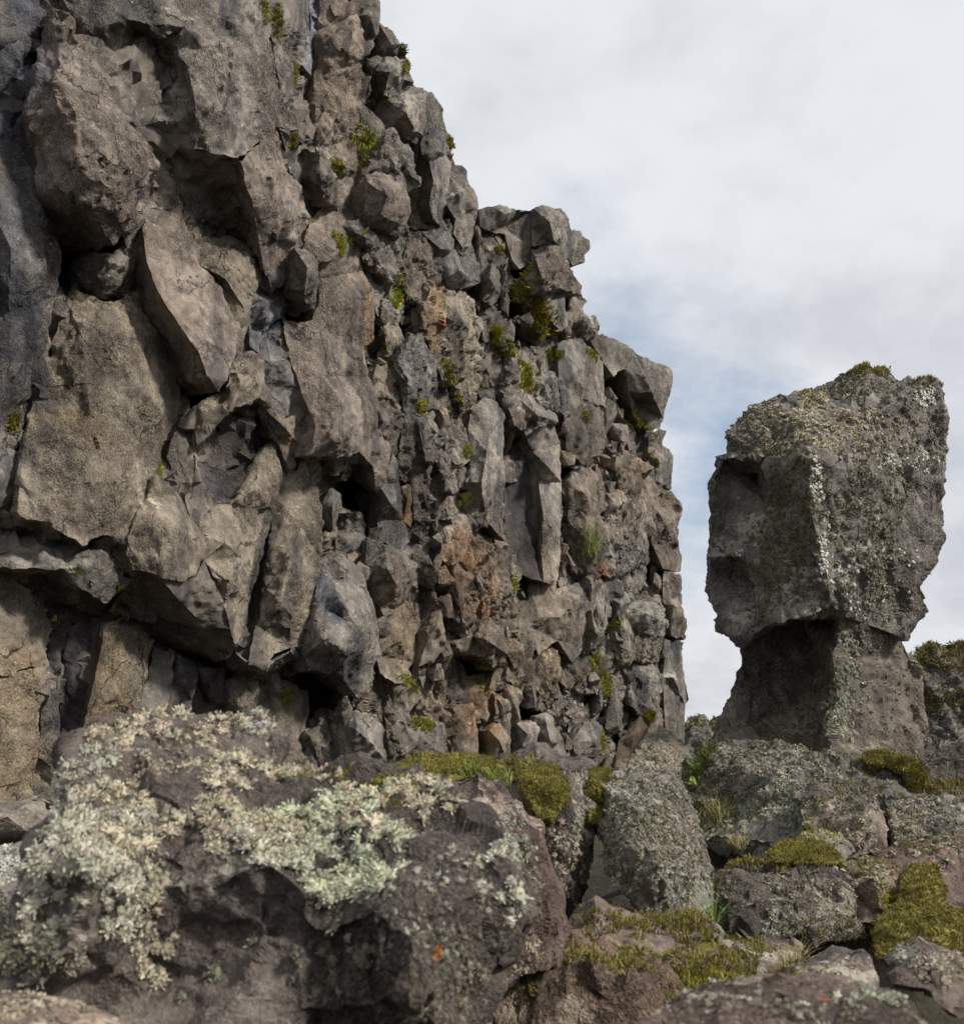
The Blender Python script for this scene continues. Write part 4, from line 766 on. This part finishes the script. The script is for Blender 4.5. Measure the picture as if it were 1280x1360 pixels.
grow('fore', [(348,962,26,16,200,'white'),(250,1000,120,40,260,'tan'),(550,1180,80,60,40,'grey'),(150,1120,120,60,140,'grey'),(580,1260,80,70,50,'dull')], MINI, .0075, seed=3)
grow('pyr', [(650,1120,35,40,90,'grey'),(690,1140,25,30,50,'mint'),(700,1200,35,40,60,'dull'),(670,1260,40,40,60,'tan')], MINI, .0095, seed=4)
grow('mossb', [(768,1090,16,60,70,'grey'),(745,1150,30,60,110,'tan'),(700,1040,80,30,60,'tan')], MINI, .013, seed=5)
grow('lich', [(865,1110,75,95,560,'dull'),(850,1060,50,40,160,'grey'),(880,1180,60,40,110,'grey'),(850,1130,40,50,90,'olive'),(920,1130,25,80,30,'tan')], MINI, .0125, seed=6)
grow('cap', [(1085,560,65,38,330,'ftan'),(1150,580,50,36,140,'tan'),(1010,570,50,32,300,'dull'),(1050,690,42,110,360,'olive'),(1155,690,40,95,260,'dull'),(1215,570,40,45,60,'dull'),(1120,515,60,20,110,'dull'),(1180,800,50,35,60,'dull'),(1020,790,60,26,40,'dull'),(1250,560,10,70,40,'dull')], MINI, .023, seed=7)
grow('cap', [(1085,640,10,30,60,'white'),(1185,607,10,8,50,'white'),(1235,525,14,14,50,'white'),(1095,730,8,40,40,'white'),(983,735,9,7,40,'white'),(1150,760,60,40,60,'white'),(1220,610,40,14,40,'white')], CRUMB, .013, seed=8)
grow('cap', [(1160,486,28,10,220,'lime'),(1078,530,10,8,80,'lime'),(1225,508,22,7,120,'moss'),(1050,760,40,50,120,'green')], SPRIG, .026, 'moss', M_MOSS, 9)
grow('ped', [(1132,880,14,50,90,'grey'),(1115,950,16,40,80,'mint'),(1160,850,24,16,30,'dull'),(1180,930,45,70,22,'dull'),(1060,970,40,24,60,'olive')], MINI, .021, seed=10)
grow('mo1', [(1000,1040,80,50,420,'dull'),(1060,1020,50,24,140,'grey'),(1040,1080,50,36,130,'mint'),(1140,1040,50,36,140,'dull'),(940,1060,35,50,200,'olive')], MINI, .024, seed=11)
grow('mo2', [(1110,1085,50,35,220,'dull'),(1150,1110,30,20,60,'tan')], MINI, .018, seed=12)
grow('mo3', [(1230,1080,60,40,260,'dull'),(1200,1100,30,25,120,'tan')], MINI, .018, seed=13)
grow('mo4', [(1240,1130,60,22,120,'dull')], CRUMB, .014, seed=14)
grow('mo5', [(1090,1120,35,18,120,'dull')], CRUMB, .014, seed=15)
grow('ledge', [(1040,1180,80,40,260,'dull'),(1100,1200,40,40,80,'tan'),(1030,1235,40,25,50,'grey')], MINI, .0115, seed=16)
grow('ledge2', [(1150,1160,40,25,90,'dull')], CRUMB, .012, seed=17)
grow('rr3', [(1215,1265,30,14,90,'grey'),(1255,1285,30,20,90,'tan')], BUSH, .014, seed=18)
grow('low1', [(880,1222,70,18,500,'moss'),(800,1222,40,18,160,'dmoss'),(925,1240,30,25,200,'moss')], SPRIG, .020, 'moss', M_MOSS, 19)
grow('low2', [(770,1266,80,14,500,'moss'),(690,1300,30,25,260,'dmoss'),(840,1275,40,14,200,'moss')], SPRIG, .017, 'moss', M_MOSS, 20)
grow('low3', [(960,1290,70,35,1200,'moss'),(930,1320,40,25,500,'lime')], SPRIG, .019, 'moss', M_MOSS, 21)
grow('fr', [(960,1330,80,25,30,'grey'),(1130,1322,60,12,50,'mint'),(1060,1350,100,25,30,'dull')], MINI, .0075, seed=22)
grow('speck', [(880,1000,30,30,300,'tan'),(870,1040,40,20,150,'dull')], MINI, .018, seed=23)
grow('post', [(863,950,9,9,160,'lime')], SPRIG, .02, 'moss', M_MOSS, 24)
grow('rw', [(1250,870,60,18,420,'moss'),(1260,930,40,10,120,'dmoss'),(1265,960,40,60,160,'dull')], SPRIG, .06, 'moss', M_MOSS, 25)
grow('rg', [(950,958,60,8,120,'moss')], SPRIG, .12, 'moss', M_MOSS, 26)
grow('sl2', [(10,1150,40,30,200,'white'),(10,1210,40,40,120,'grey')], MINI, .011, seed=27)
grow('mossb', [(560,1022,70,14,900,'moss'),(700,1022,50,12,500,'moss')], SPRIG, .022, 'moss', M_MOSS, 28)
grow('fl', [(30,1345,60,18,60,'tan')], MINI, .0075, seed=29)
grow('ledge', [(1030,1146,70,8,300,'moss')], SPRIG, .024, 'moss', M_MOSS, 30)
grow('mo1', [(1100,1010,60,20,300,'moss'),(1000,1000,60,16,200,'dmoss'),(1160,1060,40,25,260,'moss'),(960,1090,40,30,260,'green')], SPRIG, .024, 'moss', M_MOSS, 32)
grow('mo2', [(1115,1060,50,12,300,'moss'),(1080,1100,20,20,120,'lime')], SPRIG, .018, 'moss', M_MOSS, 33)
grow('ledge2', [(1155,1150,40,14,400,'moss'),(1170,1200,20,20,160,'lime')], SPRIG, .014, 'moss', M_MOSS, 34)
grow('mo4', [(1230,1125,60,14,300,'moss'),(1215,1165,25,15,160,'lime')], SPRIG, .016, 'moss', M_MOSS, 35)
grow('ledge', [(1100,1235,50,20,240,'moss'),(960,1180,20,40,160,'dmoss')], SPRIG, .014, 'moss', M_MOSS, 36)
grow('mo5', [(1090,1115,40,12,260,'lime')], SPRIG, .016, 'moss', M_MOSS, 37)
grow('rr4', [(1060,1290,50,12,160,'moss')], SPRIG, .012, 'moss', M_MOSS, 38)
grow('mo3', [(1270,1045,50,7,260,'moss')], SPRIG, .035, 'moss', M_MOSS, 31)

# thick moss cushions: a rounded bed under a pelt of shoots
def cushion(label, rim, inner, n, colname, size, back, seed):
    V, F, t = relief(rim, inner, False, back, .85, 3.5, .8, seed, (1, 1, 1), (), .3, fine=1.2, lump=.8)
    c = np.array(LC[colname]) * .75; o = link('moss_cushion', mesh_from('moss_cushion', V, F, np.tile(c, (len(V), 1))), M_MOSS, label=label, cat='moss')
    R['_c'] = (o, V, F); xs = [p[0] for p in rim]; ys = [p[1] for p in rim]
    grow('_c', [((min(xs) + max(xs)) / 2, (min(ys) + max(ys)) / 2, 400, 400, n, colname), ((min(xs) + max(xs)) / 2, (min(ys) + max(ys)) / 2, 400, 400, n // 3, 'dmoss'), ((min(xs) + max(xs)) / 2, (min(ys) + max(ys)) / 2, 400, 400, n // 6, 'lime')], SPRIG, size, 'moss_shoots', M_MOSS, 60 + seed, upbias=-.9)
cushion('broad yellow green moss cushion spilling over rocks beside the orange lichen rock', [(1165,1250,4.0),(1160,1222,4.2),(1190,1200,4.4),(1195,1160,4.6),(1215,1147,4.7),(1243,1150,4.7),(1250,1180,4.5),(1245,1195,4.3),(1275,1215,4.1),(1284,1245,3.9),(1275,1275,3.7),(1230,1262,3.7),(1190,1276,3.7),(1168,1268,3.8)], [(1215,1225,4.0),(1225,1170,4.45),(1240,1240,3.75)], 4000, 'moss', .014, .5, 1)
cushion('thick moss cushion draped over the mound at the foot of the pedestal', [(1143,1005,7.1),(1155,996,7.2),(1185,1000,7.2),(1215,1008,7.1),(1229,1025,7.0),(1226,1042,6.9),(1212,1044,6.9),(1203,1025,6.95),(1180,1016,7.0),(1155,1014,7.0)], [(1190,1008,6.98),(1215,1022,6.9)], 2200, 'moss', .022, .5, 2)
cushion('rounded moss cushion hanging over the front of the low broad boulder', [(690,1030,3.9),(705,1018,4.1),(735,1020,4.1),(752,1040,4.0),(753,1065,3.8),(742,1072,3.75),(733,1085,3.7),(718,1088,3.7),(708,1068,3.75),(695,1050,3.8)], [(720,1045,3.78),(738,1055,3.76)], 2200, 'moss', .013, .3, 3)
cushion('strip of moss filling the crack beside the upright lichen boulder', [(786,1020,4.3),(812,1022,4.3),(808,1045,4.2),(800,1070,4.1),(796,1092,4.0),(782,1090,4.0),(780,1060,4.1)], [(795,1050,4.05)], 1500, 'moss', .014, .3, 4)
cushion('wide flat moss cushion on top of the low broad boulder', [(498,1030,4.2),(520,1015,4.4),(570,1006,4.5),(620,1003,4.6),(655,1008,4.5),(668,1022,4.3),(640,1030,4.2),(590,1036,4.1),(540,1044,4.0),(505,1045,4.0)], [(570,1022,4.15),(620,1016,4.3)], 3200, 'moss', .014, .4, 5)
cushion('small moss cushion along the top of the lichen speckled ledge', [(1020,1132,4.8),(1040,1118,4.9),(1080,1118,4.9),(1110,1130,4.8),(1118,1146,4.6),(1080,1146,4.5),(1030,1145,4.5)], [(1065,1130,4.6)], 1800, 'moss', .015, .4, 6)
tick('lichen')

# plants rooted on the rocks: find the rock under a survey ray, then set shoots on the surface around it
bpy.context.view_layer.update(); DG = bpy.context.evaluated_depsgraph_get()
def cast(o, d):
    ok, loc, nr, i, ob, m = scn.ray_cast(DG, Vector(o), Vector(d)); return (np.array(loc), np.array(nr)) if ok else None
def blade(r, h, w_, lean, segs=3):
    ph = r.uniform(0, 6.28); dirv = np.array((math.cos(ph), math.sin(ph), 0)); side = np.array((-dirv[1], dirv[0], 0)) * w_
    V = []; F = []
    for k in range(segs + 1):
        t = k / segs; p = dirv * lean * t * t + np.array((0, 0, h * (t - .25 * lean / max(h, .01) * t * t))); ww = side * (1 - t) if k else side
        V += [p - ww, p + ww]
    for k in range(segs): F += [(2 * k, 2 * k + 1, 2 * k + 3), (2 * k, 2 * k + 3, 2 * k + 2)]
    return np.array(V), np.array(F)
def leafy(r, size):                          # sprig with paired leaflets
    V, F = [], []; n = 7; ph = r.uniform(0, 6.28); d = np.array((math.cos(ph) * .7, math.sin(ph) * .7, .7)) * size
    for k in range(n):
        t = (k + .6) / n; p = d * t; p[2] -= .25 * size * t * t
        for s_ in (-1, 1):
            q = np.array((-d[1], d[0], .15 * size)) * s_ * .33 * (1 - .6 * t) * 1.2; e = d * .11; o = len(V)
            V += [p, p + q * .5 + e, p + q, p + q * .5 - e]; F += [(o, o + 1, o + 2), (o, o + 2, o + 3)]
    return np.array(V), np.array(F)
def plant(kind, x, y, rx, ry, n, label, group=None, cat=None, seed=0, size=None, cols=None):
    hit = cast(EYE, ray(np.array(x), np.array(y)))
    if hit is None: return
    c, nr = hit; r = np.random.default_rng(900 + seed); dist = np.linalg.norm(c - EYE); m = dist / FPX
    if nr @ (EYE - c) < 0: nr = -nr
    t1 = np.cross((0, 0, 1), nr); t1 = t1 / np.linalg.norm(t1) if np.linalg.norm(t1) > .1 else np.array((1., 0, 0)); t2 = np.cross(nr, t1)
    VV, FF, CC, nv = [], [], [], 0
    for i in range(n):
        a, b = np.clip(r.normal(0, .5, 2), -1.1, 1.1); off = t1 * a * rx * m + t2 * b * ry * m
        h2 = cast(c + off + nr * .35, -nr)
        if h2 is None or np.linalg.norm(h2[0] - c - off) > .45: continue
        p, pn = h2
        if pn @ nr < 0: pn = -pn
        s_ = (size or 1) * r.uniform(.6, 1.3)
        if kind == 'moss_tuft':
            v, f, cc = SPRIG[i % 6]; up = pn * .8 + np.array((0, 0, .5)); v = (frames(up[None], r)[0] @ (v.T * s_)).T; cc = cc[:, None]
        elif kind == 'grass_tuft':
            v, f = blade(r, s_ * r.uniform(.5, 1), .0012 + m * .28, s_ * r.uniform(.2, 1.3), 4); v = v + pn * 0; cc = np.linspace(.7, 1.2, len(v))[:, None]
        else:
            v, f = leafy(r, s_); v = v + 0; cc = np.full((len(v), 1), r.uniform(.8, 1.2))
        base = cols[r.integers(len(cols))]; base = np.array(LC[base] if isinstance(base, str) else base)
        VV.append(v + p); FF.append(f + nv); nv += len(v); CC.append(np.clip(base * cc * r.uniform(.75, 1.25), 0, 1) * np.ones((len(v), 1)))
    if not VV: return
    V = np.concatenate(VV); me = mesh_from(kind, V - c, np.concatenate(FF), np.concatenate(CC), False)
    o = link(kind, me, M_GRASS if kind != 'moss_tuft' else M_MOSS, label=label, cat=cat or kind.split('_')[0], group=group); o.location = c
GM = 'moss growing on the cliff'; LM = 'patch of green moss clinging to a crevice of the cliff'
for i, (x, y, rx, ry, lab) in enumerate([(352,14,7,14,'moss clump hanging in the vertical joint high on the smooth slabs'),(368,28,7,20,'long moss strand hanging beside the clump in the high vertical joint'),(392,95,7,16,'moss below the pale blue streak on the high slabs'),
    (447,222,8,10,'moss on top of the small dark protruding rock of the high slabs'),(386,188,5,9,'small moss spot left of the small dark protruding rock'),(682,780,11,8,'moss patch under the foot of the big dark faced column'),(778,553,5,7,'single yellow moss ball on the plain rock right of the big column'),
    (868,608,13,13,'moss pad on the edge of the cliff end above small hanging stones'),(598,505,11,14,'moss patch beside the pale slab left of the big column'),(536,66,6,13,'moss fringe on the skyline notch near the cliff top'),(597,190,4,15,'moss fringe on the skyline beside the tall overhang'),
    (850,565,22,10,'mossy slope under the overhanging block at the cliff end'),(18,560,4,12,'moss in the crack left of the big smooth slab'),(211,625,4,9,'moss plug in the crack right of the big smooth slab'),(85,352,5,14,'moss in the dark cavity above the big smooth slab'),
    (815,830,14,6,'moss ledge between the pale grey knobbly rocks'),(545,908,30,9,'thin moss film on the rubble under the rounded bulge'),(380,928,10,9,'rusty moss on the low columns under the overhang'),(800,985,18,12,'moss at the cliff foot beside the slanting slab'),
    (560,960,25,9,'thin moss on the low rubble right of the black hollow')]):
    plant('moss_tuft', x, y, rx, ry, 110, lab, GM, 'moss', i, .05 if x > 400 else .035, ['moss', 'bright', 'moss', 'lime'])
plant('moss_tuft', 490, 203, 13, 30, 260, 'large tuft of bright green moss on the sloping face below the cliff top', GM, 'moss', 50, .06, ['bright', 'moss', 'lime', 'green'])
plant('moss_tuft', 695, 500, 20, 16, 220, 'broad grassy moss cushion on a ledge of the broken cliff', GM, 'moss', 51, .08, ['moss', 'bright', 'lime'])
plant('moss_tuft', 715, 418, 18, 24, 220, 'moss and yellow flowers below the overhanging block at the cliff top', GM, 'moss', 52, .08, ['moss', 'green', 'lime', (.5, .35, .02)])
plant('moss_tuft', 688, 385, 14, 10, 120, 'mossy strip running down from under the top block of the cliff', GM, 'moss', 53, .08, ['moss', 'lime'])
plant('moss_tuft', 672, 470, 12, 9, 110, 'small moss cushion just above the broad grassy one on the cliff', GM, 'moss', 54, .07, ['moss', 'bright'])
for i, (x, y, rx, ry, lab) in enumerate([(663,335,6,5,'yellow flowered tuft under the flat topped block of the cliff'),(740,470,10,8,'thin moss below the cliff end skyline'),(785,470,9,6,'moss beside the notch of the cliff end'),(830,560,14,8,'yellow moss on the ledge under the cliff end overhang'),
    (620,600,6,5,'moss spot on the edge of the pale slab'),(525,385,10,12,'moss around the rusty red pocket'),(560,540,8,8,'moss specks in the broken pocket left of the pale slab'),(805,910,10,18,'yellow moss running down the lower cliff'),(790,880,10,14,'moss above the yellow streak of the lower cliff'),(640,885,18,5,'moss inside the flat black hollow low on the cliff'),(450,322,8,14,'moss below the small dark rock'),(660,440,8,8,'moss on the face under the skyline step')]):
    plant('moss_tuft', x, y, rx, ry, 110, lab, GM, 'moss', 120 + i, .055, ['moss', 'bright', 'lime', 'lime'])
GG = 'green plants on the cliff'
plant('grass_tuft', 788, 738, 15, 20, 360, 'thick hanging grass tuft with red leaves beneath it on the cliff', GG, 'grass', 60, .34, [(.30, .42, .06), (.38, .46, .08), (.48, .44, .17)])
plant('grass_tuft', 800, 895, 12, 24, 200, 'yellow green grasses straggling down the lower cliff', GG, 'grass', 61, .20, [(.26, .32, .06), (.38, .38, .08)])
plant('grass_tuft', 55, 192, 6, 9, 60, 'little tuft of moss and grass in a crack beside the dark cavity', GG, 'grass', 62, .10, [(.16, .18, .03), (.22, .15, .03)])
for i, (x, y, n, s_, lab) in enumerate([(620,666,26,.16,'bright fern sprouting left of the big dark faced column'),(525,407,18,.16,'green fern in the broken pocket beside the tall rib'),(545,415,16,.15,'green fern beneath the rusty pocket'),(80,822,8,.10,'fern at the top of the dark low columns'),
    (157,786,8,.09,'tiny fern on the lip of the overhang'),(105,762,6,.08,'tiny fern on the broken ledge under the big smooth slab'),(148,812,6,.08,'tiny fern in shade under the overhang lip'),(412,297,7,.10,'yellow green sprig below the small dark protruding rock'),(463,322,9,.12,'yellow green sprig under the rounded purple block'),
    (618,890,14,.14,'fern inside the flat black hollow low on the cliff'),(690,770,6,.1,'sprig at the foot of the big dark faced column'),(715,440,8,.15,'leafy sprig below the flowering moss near the cliff top')]):
    plant('fern', x, y, 9, 5, n, lab, GG, 'fern', 80 + i, s_, [(.38, .46, .04), (.26, .36, .04), (.48, .50, .06)])
plant('grass_tuft', 625, 1012, 26, 5, 320, 'fresh green grass growing on the wide flat moss cushion', None, 'grass', 100, .10, [(.20, .26, .04), (.28, .30, .08), (.12, .18, .03)])
plant('grass_tuft', 972, 1250, 9, 8, 40, 'tall green grass tuft in front of the lichen speckled ledge', None, 'grass', 101, .22, [(.14, .24, .04), (.2, .28, .06)])
plant('grass_tuft', 985, 1262, 40, 10, 320, 'flattened dry straw coloured grass at the foot of the ledge', None, 'grass', 102, .10, [(.42, .33, .17), (.34, .27, .13), (.25, .22, .08)])
plant('grass_tuft', 975, 1130, 22, 10, 260, 'dry grass between the mound and the ledge', None, 'grass', 103, .13, [(.36, .30, .14), (.25, .22, .08)])
plant('fern', 1120, 1255, 14, 5, 16, 'low plant with pale green leaves and yellow flowers', None, 'plant', 104, .06, [(.25, .34, .10), (.5, .5, .06)])
plant('grass_tuft', 935, 1010, 16, 35, 240, 'green bank of grass and herbs between the cliff end and pedestal', None, 'grass', 105, .14, [(.10, .13, .03), (.16, .18, .05), (.2, .17, .06)])
plant('grass_tuft', 950, 1085, 22, 18, 120, 'wispy brown grass at the foot of the mound', None, 'grass', 106, .18, [(.26, .22, .10), (.18, .18, .06)])
plant('fern', 930, 1025, 14, 22, 36, 'leafy green herbs on the bank by the cliff end', None, 'plant', 107, .10, [(.10, .17, .03), (.18, .24, .04)])
# loose stones between the boulders
LS = 'small loose stone lying between the boulders'; nst = 0
for i in range(300):
    x = random.uniform(-1.2, 4.2); y = random.uniform(2.4, 7.5); s_ = random.uniform(.05, .13)
    q = project(np.array([[x, y, .3]]))[0]
    if not (-40 < q[0] < 1330) or q[0] < 640 and random.random() < .6: continue
    if nst >= 40: break
    z = float(ground_z(np.array([x]), np.array([y]))[0]); k = random.randrange(16); nst += 1
    me = STONE_ME[k]; me2 = bpy.data.meshes.get('loose_stone_%d' % k)
    if me2 is None: me2 = me.copy(); me2.name = 'loose_stone_%d' % k; me2.materials.clear(); me2.materials.append(M_PILLAR)
    o = link('loose_stone', me2, M_MOSSROCK, None, (1, .95, .9), LS, 'stone', 'loose stones between the boulders')
    o.location = (x, y, z + .2 * s_); o.rotation_euler = (random.uniform(0, 6), random.uniform(0, 6), random.uniform(0, 6)); o.scale = (s_ * 1.3, s_, s_ * .8)
tick('plants'); print('TRIS', sum(len(m.polygons) for m in bpy.data.meshes))
